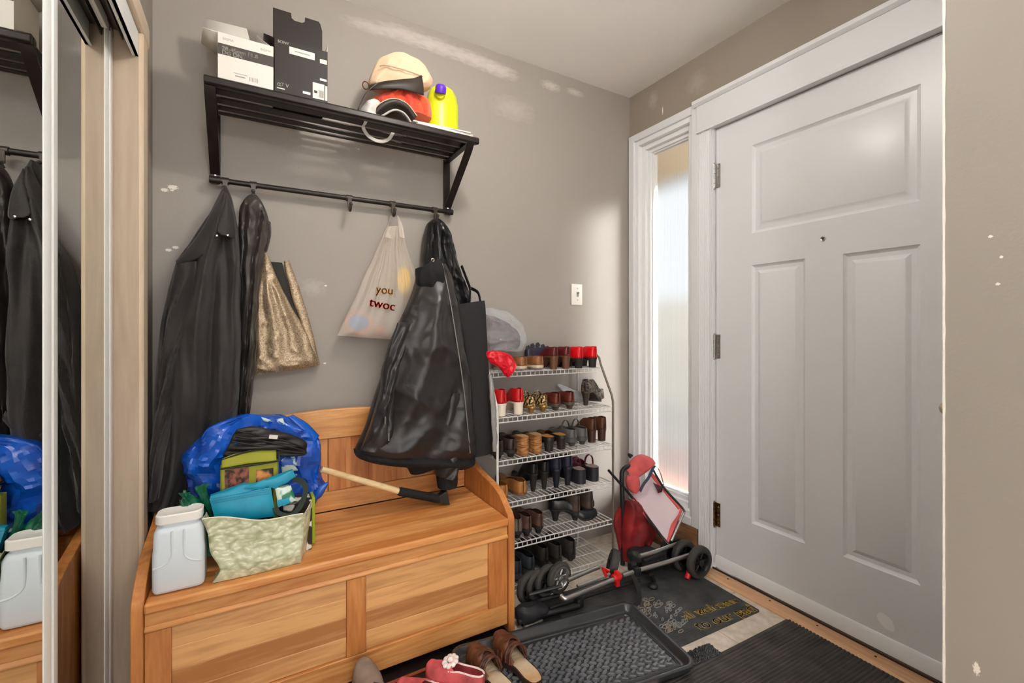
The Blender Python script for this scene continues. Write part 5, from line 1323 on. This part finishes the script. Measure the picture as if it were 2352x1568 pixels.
put_shoe('dark_sneaker', 'charcoal nubuck shoe standing behind slate sneakers on bottom rack tier', (P(1254, 757, y=1.70).x, 1.70, T[5]+.003), 0, (0, 0), g)

# other things on the rack
cbag = thing('clear_bag', 'clear plastic bag with dark burgundy contents on the rack top', 'bag', P(1160, 770, y=1.84))
M_clear = mat('clear_plastic_bag', (226, 232, 238), rough=.18, alpha=.24, spec=.8)
lv = [(1112, 706, 1135, 708, .5), (1108, 714, 1165, 722, .8), (1106, 735, 1194, 742, 1), (1105, 765, 1201, 765, 1), (1106, 785, 1201, 788, 1), (1108, 806, 1196, 806, .8)]
obj('film', drape(lv, 1.835, .060, .055, rows=60, seg=80, crumple=.008, cscale=20, ridge=.007, rscale=20, seed=61), M_clear, cbag, sharp=30)
lv = [(1112, 722, 1135, 726, .6), (1110, 740, 1168, 746, 1), (1110, 765, 1190, 768, 1), (1112, 800, 1188, 800, .8)]
obj('contents', drape(lv, 1.84, .040, .04, rows=40, seg=60, crumple=.010, cscale=18, ridge=.008, rscale=16, seed=63), mat('burgundy_cloth', (92, 62, 66), rough=.6, var=.3, vscale=14), cbag)
lv = [(1116, 806, 1150, 806, .7), (1114, 816, 1172, 816, 1), (1126, 832, 1182, 830, 1), (1148, 846, 1184, 842, 1), (1156, 858, 1176, 856, .8), (1163, 866, 1170, 865, .4)]
tag(obj('red_scarf', drape(lv, 1.712, .016, .016, rows=40, seg=50, folds=((.004, 3, 0, 2, 0, 1.1),), crumple=.006, cscale=26, ridge=.005, rscale=30, seed=71), mat('red_satin_cloth', (212, 20, 38), rough=.28)), 'crumpled red satin scarf draped over left of top rack tier', 'scarf')
flw = thing('flower_shoes', 'black shoes trimmed with flower rosettes behind the tan loafers', 'shoes', P(1240, 795, y=1.86))
mb = MB(); random.seed(9)
for px, py in ((1212, 795), (1222, 790), (1234, 788), (1246, 792), (1256, 796)):
    q = P(px, py+4, y=1.856)
    for k in range(5):
        a = 2*PI*k/5; mb.sphere((q.x+.007*math.cos(a), q.y-.004, q.z+.007*math.sin(a)), .007, 2, (1, .5, 1))
obj('rosettes', mb, M_('charcoal_petal', (56, 58, 66), rough=.6, var=.4, vscale=60), flw)
a, b = P(1205, 800, y=1.865), P(1268, 800, y=1.865); zt = T[0]+.0035
mb = MB(); mb.loft([rrect(a.x, b.x, 1.842, 1.884, .018, z, ins=i) for z, i in ((zt, .003), (zt+.01, 0), (a.z-.01, .002), (a.z+.004, .008))]); obj('uppers', mb, M_('indigo_leather', (44, 40, 58), rough=.4), flw)
tis = obj('tissue_paper', drape([(1278, 880, 1284, 880), (1282, 888, 1308, 890), (1292, 898, 1330, 900), (1300, 908, 1336, 908), (1306, 917, 1342, 917)], 1.862, .010, .010, rows=30, seg=36, crumple=.005, cscale=30, ridge=.004, rscale=30, seed=77), mat('clear_wrap', (226, 232, 240), rough=.2, alpha=.5))
tag(tis, 'clear plastic wrapping sheet behind the chestnut loafers', 'wrapping')
# ------------------------------------------------------------------ mats and floor shoes
def ribbed(name, rgb, axis_ang, freq, rough=.55, strength=.6):
    m, nt, out = new_mat(name); L = nt.links
    b = N(nt, 'ShaderNodeBsdfPrincipled'); L.new(b.outputs[0], out.inputs[0]); b.inputs['Base Color'].default_value = s2l(rgb); b.inputs['Roughness'].default_value = rough
    tc = N(nt, 'ShaderNodeTexCoord'); mp = N(nt, 'ShaderNodeMapping'); mp.inputs['Rotation'].default_value = (0, 0, axis_ang); L.new(tc.outputs['Object'], mp.inputs[0])
    n = N(nt, 'ShaderNodeTexNoise'); n.inputs['Scale'].default_value = 14; n.inputs['Detail'].default_value = 5; L.new(tc.outputs['Object'], n.inputs['Vector'])
    r = N(nt, 'ShaderNodeValToRGB'); r.color_ramp.elements[0].color = s2l(tuple(v*.75 for v in rgb)); r.color_ramp.elements[1].color = s2l(tuple(min(255, v*1.25) for v in rgb)); r.color_ramp.elements[0].position = .35; r.color_ramp.elements[1].position = .7
    L.new(n.outputs[0], r.inputs[0]); L.new(r.outputs[0], b.inputs['Base Color'])
    MATS[name] = m; return m
M_rub = ribbed('black_rubber', (56, 56, 58), 0, 1, rough=.42)
M_rub2 = ribbed('black_ribbed_rubber', (58, 54, 51), 0, 1, rough=.45)
def ribs(mb, w, d, z0, h, pitch, skip=None):
    """ribs along local x, across local y"""
    n = int(d/pitch); prof = []
    for k in range(n):
        y = -d/2+k*pitch
        prof += [(y, z0), (y+pitch*.25, z0+h), (y+pitch*.65, z0+h), (y+pitch*.9, z0)]
    prof += [(d/2, z0)]
    A = [mb.bm.verts.new((-w/2, y, z)) for y, z in prof]; B = [mb.bm.verts.new((w/2, y, z)) for y, z in prof]
    for i in range(len(prof)-1): mb.bm.faces.new((A[i], B[i], B[i+1], A[i+1]))
    return mb
# welcome mat
wm = thing('welcome_mat', 'black rubber doormat with golden welcome lettering and embossed flowers', 'doormat', (1.405, 1.318, .0), math.radians(-2.5))
mb = MB(); mb.loft([rrect(-.52, .37, -.225, .245, .012, z, ins=i) for z, i in ((.0, 0), (.004, 0), (.006, .004))]); obj('base', mb, M_rub, wm, local=True)
obj('ribbed_face', ribs(MB(), .724, .434, .0062, .0016, .0062), M_rub, wm, local=True)
M_gold2 = mat('gold_rubber_paint', (232, 188, 66), rough=.45, rgb2=(206, 186, 140), vscale=9)
def mat_text(s, px, py, size, rot):
    q = P(px, py, z=.0075)-wm.location; a = -wm.rotation_euler.z
    q = Vector((q.x*math.cos(a)-q.y*math.sin(a), q.x*math.sin(a)+q.y*math.cos(a), .0076)); r_ = math.radians(rot)
    mb = MB()
    for dx in (0, .0018, .0036): mb.addmesh(text_mesh(s, size, .0006), frame_M(q+Vector((dx, 0, 0)), (math.cos(r_), math.sin(r_), 0), (-math.sin(r_), math.cos(r_), 0)))
    return obj('lettering', mb, M_gold2, wm, local=True)
mat_text('all welcome', 1574, 1424, .062, -4)
mat_text('to our pad', 1608, 1448, .070, -4)
c = P(1516, 1412, z=.0075)-wm.location; random.seed(12)
mb = MB()
for k in range(74):
    a = random.uniform(0, 2*PI); rr = .112*math.sqrt(random.random()); x, y = c.x+rr*math.cos(a)*.95, c.y+rr*math.sin(a)
    n = 10; w = random.uniform(.010, .017); ph = random.uniform(0, 2*PI)
    mb.tube([(x+w*math.cos(2*PI*j/n)*(1+.3*math.sin(ph)), y+w*.6*math.sin(2*PI*j/n+ph*.2), .0078) for j in range(n)], .0016, 5, closed=True)
obj('embossed_flowers', mb, mat('grey_rubber_relief', (136, 140, 148), rough=.36, rgb2=(140, 122, 92), vscale=6), wm, local=True)
# ribbed mat by the door
rm = thing('ribbed_mat', 'large black ribbed rubber mat in the right foreground by the door', 'doormat', (1.455, .70, 0), math.radians(-1.5))
mb = MB(); mb.loft([rrect(-.345, .345, -.305, .305, .006, z, ins=i) for z, i in ((.0, 0), (.004, 0), (.0055, .003))]); obj('base', mb, M_rub2, rm, local=True)
obj('ribbed_face', ribs(MB(), .682, .602, .0056, .0028, .0125), M_rub2, rm, local=True)
# coarse mat between them
cm = thing('scraper_mat', 'small coarse black scraper mat between tray and ribbed mat', 'doormat', (1.29, 1.035, 0), math.radians(-3))
mb = MB(); mb.box((-.125, -.028, 0), (.125, .028, .006)); obj('base', mb, M_rub, cm, local=True)
mb = MB(); random.seed(14)
for i in range(40):
    for j in range(7):
        x, y = -.12+.24*i/39+random.uniform(-.003, .003), -.023+.046*j/6+random.uniform(-.003, .003); r_ = random.uniform(.0022, .0036); a = random.uniform(0, PI)
        mb.tube([(x-r_*1.6*math.cos(a), y-r_*1.6*math.sin(a), .007), (x, y, .0095+random.uniform(0, .002)), (x+r_*1.6*math.cos(a), y+r_*1.6*math.sin(a), .007)], .0018, 5)
tf = obj('looped_pile', mb, M_rub, cm, local=True); tf['kind'] = 'stuff'

# boot tray
M_tray = mat('black_tray_plastic', (48, 50, 54), rough=.30, var=.15, vscale=10, spec=.9)
ang = math.atan2(1.332-1.402, 1.291-.813)
tr = thing('boot_tray', 'black plastic boot tray with diamond tread in front of bench', 'boot tray', (0, 0, 0), ang)
cor = Vector((1.318, 1.345)); ux, uy = Vector((math.cos(ang), math.sin(ang))), Vector((-math.sin(ang), math.cos(ang)))
TW, TD = .74, .375
ctr = cor-ux*TW/2-uy*TD/2; tr.location = (ctr.x, ctr.y, .0135)
x0, x1, y0, y1 = -TW/2, TW/2, -TD/2, TD/2
mb = MB()
mb.loft([rrect(x0, x1, y0, y1, .045-min(i, .03), z, ins=i, n=8) for z, i in ((.0, .030), (.0, .012), (.004, .009), (.022, .001), (.026, 0), (.0285, .003), (.0285, .012), (.026, .016), (.010, .024), (.0065, .028), (.0065, .040), (.0085, .042), (.0085, .046), (.005, .048))])
obj('tray_body', mb, M_tray, tr, local=True, sharp=50)
M_tread = mat('tread_painted_sheen', (112, 115, 120), rough=.34, var=.2, vscale=14, spec=.8)  # same plastic as the tray; lighter colour paints reflections on the tread tops
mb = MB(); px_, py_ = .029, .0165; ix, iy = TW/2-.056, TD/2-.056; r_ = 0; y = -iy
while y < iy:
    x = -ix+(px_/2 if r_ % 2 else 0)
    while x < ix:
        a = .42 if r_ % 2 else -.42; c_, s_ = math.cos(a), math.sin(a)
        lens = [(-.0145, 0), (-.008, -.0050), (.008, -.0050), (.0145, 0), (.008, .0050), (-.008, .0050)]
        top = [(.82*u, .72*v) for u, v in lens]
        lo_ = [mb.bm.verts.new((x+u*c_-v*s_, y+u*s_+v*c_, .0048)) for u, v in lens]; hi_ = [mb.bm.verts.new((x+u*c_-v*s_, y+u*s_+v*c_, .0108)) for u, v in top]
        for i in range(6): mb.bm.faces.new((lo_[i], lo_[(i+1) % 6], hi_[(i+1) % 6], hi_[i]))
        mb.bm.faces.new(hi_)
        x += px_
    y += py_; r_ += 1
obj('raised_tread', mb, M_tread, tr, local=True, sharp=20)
# dark mat under the near shoes, enlarged to paint shade below the bench
M_dt = mat('dark_brown_mat_shade', (38, 28, 26), rough=.4, var=.2, vscale=14)
dt = thing('floor_mat', 'thin dark brown floor mat with reddish edge strip widened to paint shade below the bench', 'mat', (.20, 1.262, 0))
mb = MB(); mb.loft([rrect(-.40, .645, -.19, .33, .02, z, ins=i) for z, i in ((0, .002), (.005, 0), (.009, .003), (.0095, .010))]); obj('mat_and_shade', mb, M_dt, dt, local=True)
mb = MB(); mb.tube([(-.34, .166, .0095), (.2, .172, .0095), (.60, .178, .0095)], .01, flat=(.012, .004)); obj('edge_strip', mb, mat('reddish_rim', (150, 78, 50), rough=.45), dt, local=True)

# floor shoes
kind('brown_sandal', M_('woven_brown_leather', (112, 66, 44), rough=.5, rgb2=(66, 36, 24), vscale=50, bump=.4, bscale=70), M_('sandal_sole', (58, 40, 30), rough=.6), M_('worn_cork_footbed', (206, 190, 164), rough=.6, rgb2=(190, 140, 84), vscale=9), L=.245, W=.092, heel=.012, sole=.016, collar=.03, vamp=.058, open_at=.62, back=.42, toe_h=.034)
kind('pink_slipper', M_('coral_pink_fabric', (214, 92, 96), rough=.75, var=.25, vscale=20, bump=.2, bscale=100), M_('pink_sole', (196, 140, 132), rough=.7), M_('red_lining', (176, 40, 44), rough=.8), L=.19, W=.078, heel=.004, sole=.012, collar=.046, vamp=.052, open_at=.54, toe_h=.036)
kind('taupe_slipon', M_('taupe_suede', (142, 122, 108), rough=.8, var=.15, vscale=20), M_('taupe_sole', (92, 78, 68), rough=.7), M_('taupe_lin', (110, 96, 86)), L=.24, W=.086, heel=.01, sole=.012, collar=.056, vamp=.052, open_at=.56)
gf = 'shoes on the floor before the bench'
s1 = put_shoe('brown_sandal', 'woven brown slip-on sandal nearer the pink slippers', (.667, 1.150, .0215), math.radians(6), (0, 0), gf, name='sandal', cat='sandal')
s2 = put_shoe('brown_sandal', 'woven brown slip-on sandal resting on the boot tray edge', (.760, 1.160, .0215), math.radians(3), (0, 0), gf, name='sandal', cat='sandal')
for s in (s1, s2):
    S = SHOE_KINDS['brown_sandal'][1]
    for k, t in enumerate((.46, .54, .62, .70)):
        mb = MB(); h = .050-.004*k
        pts = []
        for j in range(17):
            a = PI*j/16; pts.append((S['hw'](t)*1.06*math.cos(a), S['L']*(t+.02*math.sin(a)), S['zb'](t)+h*math.sin(a)**.75+.003))
        mb.tube(pts, .0042, 6); obj('woven_band', mb, MATS['woven_brown_leather'], s, local=True)
p1 = put_shoe('pink_slipper', 'coral pink slipper with white flower bow beside the sandals', (.600, 1.212, .044), math.radians(42), (0, 0), gf, name='slipper', cat='slipper')
p2 = put_shoe('pink_slipper', 'coral pink slipper cut off at the lower edge of view', (.512, 1.222, .016), math.radians(42), (0, 0), gf, name='slipper', cat='slipper')
S = SHOE_KINDS['pink_slipper'][1]
for p in (p1, p2):
    mb = MB(); pts = []
    for j in range(20):
        t = .0+.56*j/19; pts.append(t)
    for sg in (1, -1):
        mb.tube([(sg*S['hw'](max(t, .004))*.74, S['L']*t, S['zb'](t)+.046*.88+.004*t) for t in pts], .0028, 6)
    obj('piping', mb, M_('white_piping', (236, 214, 210), rough=.7), p, local=True)
mb = MB(); random.seed(4)
for k in range(9):
    a = 2*PI*k/9; mb.sphere((.022*math.cos(a)+.01, S['L']*.60+.016*math.sin(a), .064), .011, 2, (1, .8, .55))
mb.sphere((.01, S['L']*.60, .069), .010, 2)
obj('flower_bow', mb, M_('white_petals', (236, 226, 222), rough=.8), p1, local=True)
put_shoe('taupe_slipon', 'taupe slip-on shoe leaning toe up against the bench front', (.318, 1.205, .016), math.radians(8), (math.radians(20), 0), gf)

# ------------------------------------------------------------------ folded stroller
M_chrome = mat('satin_aluminium', (176, 174, 172), rough=.3, metal=.9)
M_bpl = mat('black_plastic_part', (28, 28, 30), rough=.45)
M_tyre = mat('grey_black_tyre', (58, 56, 54), rough=.75)
M_rpl = mat('red_plastic', (204, 30, 26), rough=.35)
sg_ = thing('folded_stroller', 'folded umbrella stroller lying on floor before the shoe rack', 'stroller', (1.35, 1.48, 0))
def tubez(name, pts, r, m, n=30):
    mb = MB(); mb.tube(spline([P(a, b, z=c) for a, b, c in pts], n), r, 10); return obj(name, mb, m, sg_)
tubez('frame_tube', [(1288, 1368, .085), (1300, 1374, .080), (1330, 1362, .080), (1415, 1328, .085)], .010, M_chrome)
tubez('frame_tube', [(1430, 1322, .085), (1470, 1308, .090), (1540, 1288, .090), (1600, 1268, .100)], .010, M_chrome)
tubez('frame_tube', [(1470, 1276, .13), (1510, 1265, .13), (1560, 1246, .12)], .009, M_chrome)
tubez('frame_tube', [(1304, 1332, .11), (1340, 1316, .11), (1375, 1302, .11)], .009, M_chrome)
tubez('frame_tube', [(1326, 1346, .105), (1360, 1334, .105), (1400, 1318, .105)], .007, M_chrome)
tubez('frame_tube', [(1262, 1398, .030), (1320, 1378, .032), (1400, 1352, .034), (1470, 1332, .04)], .008, M_bpl)
tubez('frame_tube', [(1190, 1400, .045), (1235, 1380, .045), (1300, 1362, .045)], .008, M_bpl)
tubez('frame_tube', [(1210, 1418, .016), (1250, 1402, .016), (1320, 1390, .018)], .009, M_chrome)
tubez('frame_tube', [(1190, 1428, .03), (1260, 1408, .03), (1330, 1390, .03)], .011, M_bpl)
def wheel(px, py, z, r, wd, yaw, pitch=0, rim=M_chrome):
    c = P(px, py, z=z); M = Matrix.Translation(c) @ Matrix.Rotation(yaw, 4, 'Z') @ Matrix.Rotation(pitch, 4, 'Y')
    mb = MB(); mb.lathe([(r*.72, -wd/2), (r*.90, -wd/2), (r*.97, -wd*.40), (r, -wd*.2), (r, wd*.2), (r*.97, wd*.40), (r*.90, wd/2), (r*.72, wd/2), (r*.72, -wd/2)], seg=32, axis=0)
    bmesh.ops.transform(mb.bm, matrix=M, verts=mb.bm.verts[:]); w_ = obj('wheel', mb, M_tyre, sg_)
    mb = MB(); mb.lathe([(r*.60, -wd*.42), (r*.64, -wd*.54), (r*.76, -wd*.53), (r*.76, wd*.53), (r*.64, wd*.54), (r*.60, wd*.42), (r*.60, -wd*.42)], seg=28, axis=0)
    for k in range(6):
        a = 2*PI*k/6; mb.tube([(0, r*.15*math.cos(a), r*.15*math.sin(a)), (0, r*.64*math.cos(a), r*.64*math.sin(a))], r*.07, 6)
    bmesh.ops.transform(mb.bm, matrix=M, verts=mb.bm.verts[:]); obj('rim', mb, rim, w_)
    mb = MB(); mb.lathe([(0, -wd*.62), (r*.13, -wd*.6), (r*.20, -wd*.5), (r*.20, wd*.5), (r*.13, wd*.6), (0, wd*.62)], seg=20, axis=0)
    bmesh.ops.transform(mb.bm, matrix=M, verts=mb.bm.verts[:]); obj('hub', mb, M_chrome if rim is M_chrome else M_bpl, w_)
    return w_
yw = math.radians(-80)
wheel(1284, 1326, .115, .062, .026, yw)
wheel(1256, 1332, .105, .062, .024, yw, 0, M_bpl)
wheel(1236, 1342, .095, .062, .024, yw, 0, M_bpl)
wheel(1217, 1349, .090, .064, .024, yw, 0, M_bpl)
wheel(1606, 1290, .080, .0715, .030, math.radians(-92), 0, M_bpl)
wheel(1570, 1274, .078, .070, .030, math.radians(-92), 0, M_bpl)
wheel(1542, 1262, .085, .066, .030, math.radians(-92), 0, M_bpl)
wheel(1408, 1292, .105, .058, .034, math.radians(-40), .3, M_bpl)
mb = MB(); q = P(1416, 1325, z=.088); mb.lathe([(0, -.020), (.013, -.020), (.016, -.014), (.016, .014), (.013, .020), (0, .020)], q, 16, axis=0); mb.box((q.x-.008, q.y-.012, q.z-.036), (q.x+.010, q.y+.010, q.z+.026), bev=.003); obj('red_joint', mb, M_rpl, sg_)
mb = MB(); mb.tube([P(1400, 1312, z=.11), P(1385, 1306, z=.115), P(1392, 1322, z=.11)], .008, 8); obj('red_joint', mb, M_rpl, sg_)
mb = MB(); a, b = P(1594, 1284, z=.085), P(1578, 1328, z=.014)
mb.tube([a, a.lerp(b, .4), b], [.009, .013, .011], 10); obj('brake_lever', mb, M_rpl, sg_)
for px, py, z in ((1462, 1312, .09), (1452, 1300, .10), (1330, 1382, .035)):
    mb = MB(); q = P(px, py, z=z); mb.box((q.x-.016, q.y-.014, q.z-.018), (q.x+.016, q.y+.014, q.z+.018), bev=.005); obj('plastic_joint', mb, M_bpl, sg_)
lv = [(1450, 1262, 1500, 1256, .6), (1446, 1272, 1512, 1264, 1), (1448, 1288, 1520, 1282, 1), (1462, 1304, 1525, 1296, .8)]
obj('folded_seat', drape(lv, 1.53, .05, .05, rows=30, seg=44, crumple=.006, cscale=20, ridge=.006, rscale=18, ymax=9), mat('black_seat_fabric', (34, 34, 37), rough=.6), sg_)
for k in range(3):
    tubez('rolled_fabric', [(1478, 1290+k*9, .085-k*.012), (1500, 1282+k*9, .085-k*.012), (1522, 1273+k*9, .085-k*.012)], .012, MATS['black_seat_fabric'])
mb = MB(); mb.tube(spline([P(1448, 1312, z=.09), P(1462, 1340, z=.06), P(1468, 1372, z=.02), P(1455, 1400, z=.008), P(1440, 1398, z=.012), P(1430, 1382, z=.02)], 30), .01, flat=(.020, .004)); obj('harness_strap', mb, M_loop, sg_)
mb = MB(); mb.tube(spline([P(1496, 1318, z=.06), P(1502, 1335, z=.02), P(1495, 1342, z=.012)], 12), .01, 8); mb.sphere(P(1500, 1345, z=.014), .022, 3, (1, 1, .6)); obj('foot_pad', mb, M_bpl, sg_)
tubez('frame_tube', [(1192, 1352, .05), (1204, 1362, .045), (1214, 1368, .04)], .007, M_chrome)
tubez('frame_tube', [(1205, 1440, .012), (1226, 1432, .012), (1245, 1424, .012)], .008, M_chrome)
obj('crossbar', MB().tube([P(1290, 1345, z=.105), P(1215, 1365, z=.09)], .007, 8), M_bpl, sg_)
obj('folded_hood', drape([(1192, 1392, 1222, 1384, .7), (1186, 1402, 1250, 1388, 1), (1186, 1414, 1256, 1398, 1), (1190, 1428, 1220, 1418, .7)], 1.475, .04, .03, rows=30, seg=44, crumple=.006, cscale=24, ymax=9), MATS['black_seat_fabric'], sg_)

# ------------------------------------------------------------------ red trolley bag
tb = thing('trolley_bag', 'red folding trolley bag with clear vinyl panel by the sidelight', 'trolley bag', P(1460, 1290, y=1.62))
M_rfab = mat('faded_red_fabric', (228, 98, 98), rough=.7, var=.2, vscale=10)
M_dred = mat('deep_red_fabric', (150, 30, 34), rough=.65, var=.35, vscale=10)
M_vin = mat('cloudy_clear_vinyl', (226, 208, 214), rough=.25, alpha=.72, spec=.7)
TL, TR, BR2, BL2 = P(1452, 1140, y=1.622), P(1496, 1088, y=1.640), P(1562, 1168, y=1.470), P(1530, 1243, y=1.430)
F = lambda u, v: TL.lerp(TR, u).lerp(BL2.lerp(BR2, u), v)
mb = MB(); mb.grid(lambda u, v: F(u, v)+Vector((0, .004*math.sin(7*u+5*v), -.004*math.sin(PI*u)*math.sin(PI*v))), 16, 20); obj('clear_panel', mb, M_vin, tb, solid=.0012)
for a, b in (((0, 0), (0, 1)), ((1, 0), (1, 1)), ((0, 1), (1, 1))):
    p, q = F(*a), F(*b); mb = MB(); mb.tube([p, p.lerp(q, .5), q], .01, flat=(.024, .004)); obj('red_border', mb, M_rfab, tb)
mb = MB(); mb.tube(spline([P(1398, 1080, y=1.60), P(1452, 1142, y=1.615), P(1500, 1205, y=1.49), P(1520, 1232, y=1.43), P(1536, 1250, y=1.40)], 40), .0065, 8); obj('frame_tube', mb, M_bpl, tb)
mb = MB(); mb.tube(spline([P(1500, 1078, y=1.650), P(1524, 1118, y=1.56), P(1566, 1165, y=1.47), P(1572, 1176, y=1.44)], 30), .0055, 8); obj('frame_tube', mb, M_bpl, tb)
mb = MB(); mb.tube([P(1542, 1242, y=1.415), P(1572, 1176, y=1.44)], .0055, 8); obj('crossbar', mb, M_chrome, tb)
mb = MB(); mb.tube(spline([P(1430, 1296, y=1.618), P(1431, 1200, y=1.62), P(1428, 1100, y=1.625), P(1432, 1078, y=1.63), P(1446, 1070, y=1.64)], 30), .011, 10); obj('upright', mb, M_bpl, tb)
mb = MB(); mb.tube(spline([P(1448, 1050, y=1.66), P(1444, 1043, y=1.66), P(1452, 1046, y=1.66)], 10), .006, 8); obj('upright_end', mb, M_bpl, tb)
# red body and flap
body = [(1440, 1150, 1462, 1150, .6), (1438, 1170, 1482, 1176, 1), (1434, 1200, 1500, 1206, 1), (1432, 1230, 1496, 1226, 1), (1433, 1260, 1478, 1258, .9), (1434, 1288, 1466, 1286, .6)]
obj('bag_body', drape(body, 1.60, .05, .05, rows=50, seg=60, folds=((.006, 2, 0, .6, 0, 1.1),), crumple=.005, cscale=16, ridge=.004, rscale=18, seed=81, ymax=9), M_dred, tb)
wing = [(1412, 1190, 1426, 1160), (1410, 1205, 1428, 1200), (1418, 1240, 1429, 1240), (1427, 1282, 1430, 1282)]
obj('side_wing', drape(wing, 1.63, .012, .012, rows=24, seg=30, ymax=9), M_dred, tb)
flapA = spline([P(1436, 1078, y=1.638), P(1448, 1058, y=1.650), P(1462, 1046, y=1.655), P(1474, 1044, y=1.66)], 20); flapB = spline([P(1448, 1106, y=1.600), P(1470, 1094, y=1.598), P(1492, 1078, y=1.606), P(1506, 1064, y=1.63)], 20)
mb = MB(); mb.grid(lambda u, v: flapA[round(u*20)].lerp(flapB[round(u*20)], v)+Vector((0, -.012*math.sin(PI*v), .010*math.sin(PI*v))), 20, 10); obj('top_flap', mb, M_rfab, tb, solid=.004)
obj('pocket', drape([(1440, 1092, 1464, 1090, .7), (1438, 1104, 1468, 1104, 1), (1442, 1120, 1466, 1122, 1), (1450, 1130, 1460, 1132, .6)], 1.605, .022, .02, rows=24, seg=36, crumple=.004, cscale=30, ymax=9), M_rfab, tb)
mb = MB(); mb.tube(spline([P(1470, 1128, y=1.59), P(1478, 1112, y=1.58), P(1490, 1096, y=1.59), P(1504, 1070, y=1.62), P(1516, 1084, y=1.60), P(1524, 1112, y=1.56)], 30), .01, flat=(.014, .003)); obj('buckle_strap', mb, mat('slate_strap', (62, 70, 92), rough=.6), tb)
mb = MB(); a = [P(1500, 1108, y=1.57), P(1522, 1118, y=1.555), P(1520, 1130, y=1.55), P(1512, 1132, y=1.552)]; mb.bm.faces.new([mb.bm.verts.new(p) for p in a]); obj('dark_patch', mb, mat('dark_patch_fabric', (70, 44, 48), rough=.7), tb, solid=.002)
# ------------------------------------------------------------------ light
w = bpy.data.worlds.new('world'); scene.world = w; w.use_nodes = True
nt = w.node_tree; bg = nt.nodes['Background']
bg.inputs[0].default_value = (.93, .965, 1.0, 1); bg.inputs[1].default_value = .30
def lamp(name, kind, loc, power, color, size=.2, rot=(0, 0, 0), **kw):
    d = bpy.data.lights.new(name, kind); d.energy = power; d.color = color
    if kind == 'AREA': d.shape = 'DISK'; d.size = size
    else: d.shadow_soft_size = size
    for k, v in kw.items(): setattr(d, k, v)
    o = bpy.data.objects.new(name, d); COL.objects.link(o); o.location = loc; o.rotation_euler = rot
    return o
lamp('ceiling_lamp', 'POINT', (.58, .92, 2.34), 10, (1.0, .95, .89), .05)
lamp('hall_ceiling_lamp', 'POINT', (.15, -.95, 2.28), 16, (.96, .98, 1.0), .12)
rear = lamp('rear_fill', 'AREA', (.45, -2.9, 1.20), 10, (.90, .95, 1.0), 1.6, (PI/2, 0, 0))  # added unseen fill light behind the camera, brightens the entry from the front
rear.data.shape = 'RECTANGLE'; rear.data.size_y = 1.7
sun = lamp('sun', 'SUN', (4, 0, 4), 32.0, (1.0, .98, .95))
sun.data.angle = math.radians(3)
sun.rotation_euler = Vector((-.60, .74, -.34)).to_track_quat('-Z', 'Y').to_euler()
scene.view_settings.view_transform = 'Standard'; scene.view_settings.look = 'None'
scene.view_settings.gamma = 1.0; scene.view_settings.exposure = 1.2; scene.view_settings.use_curve_mapping = False
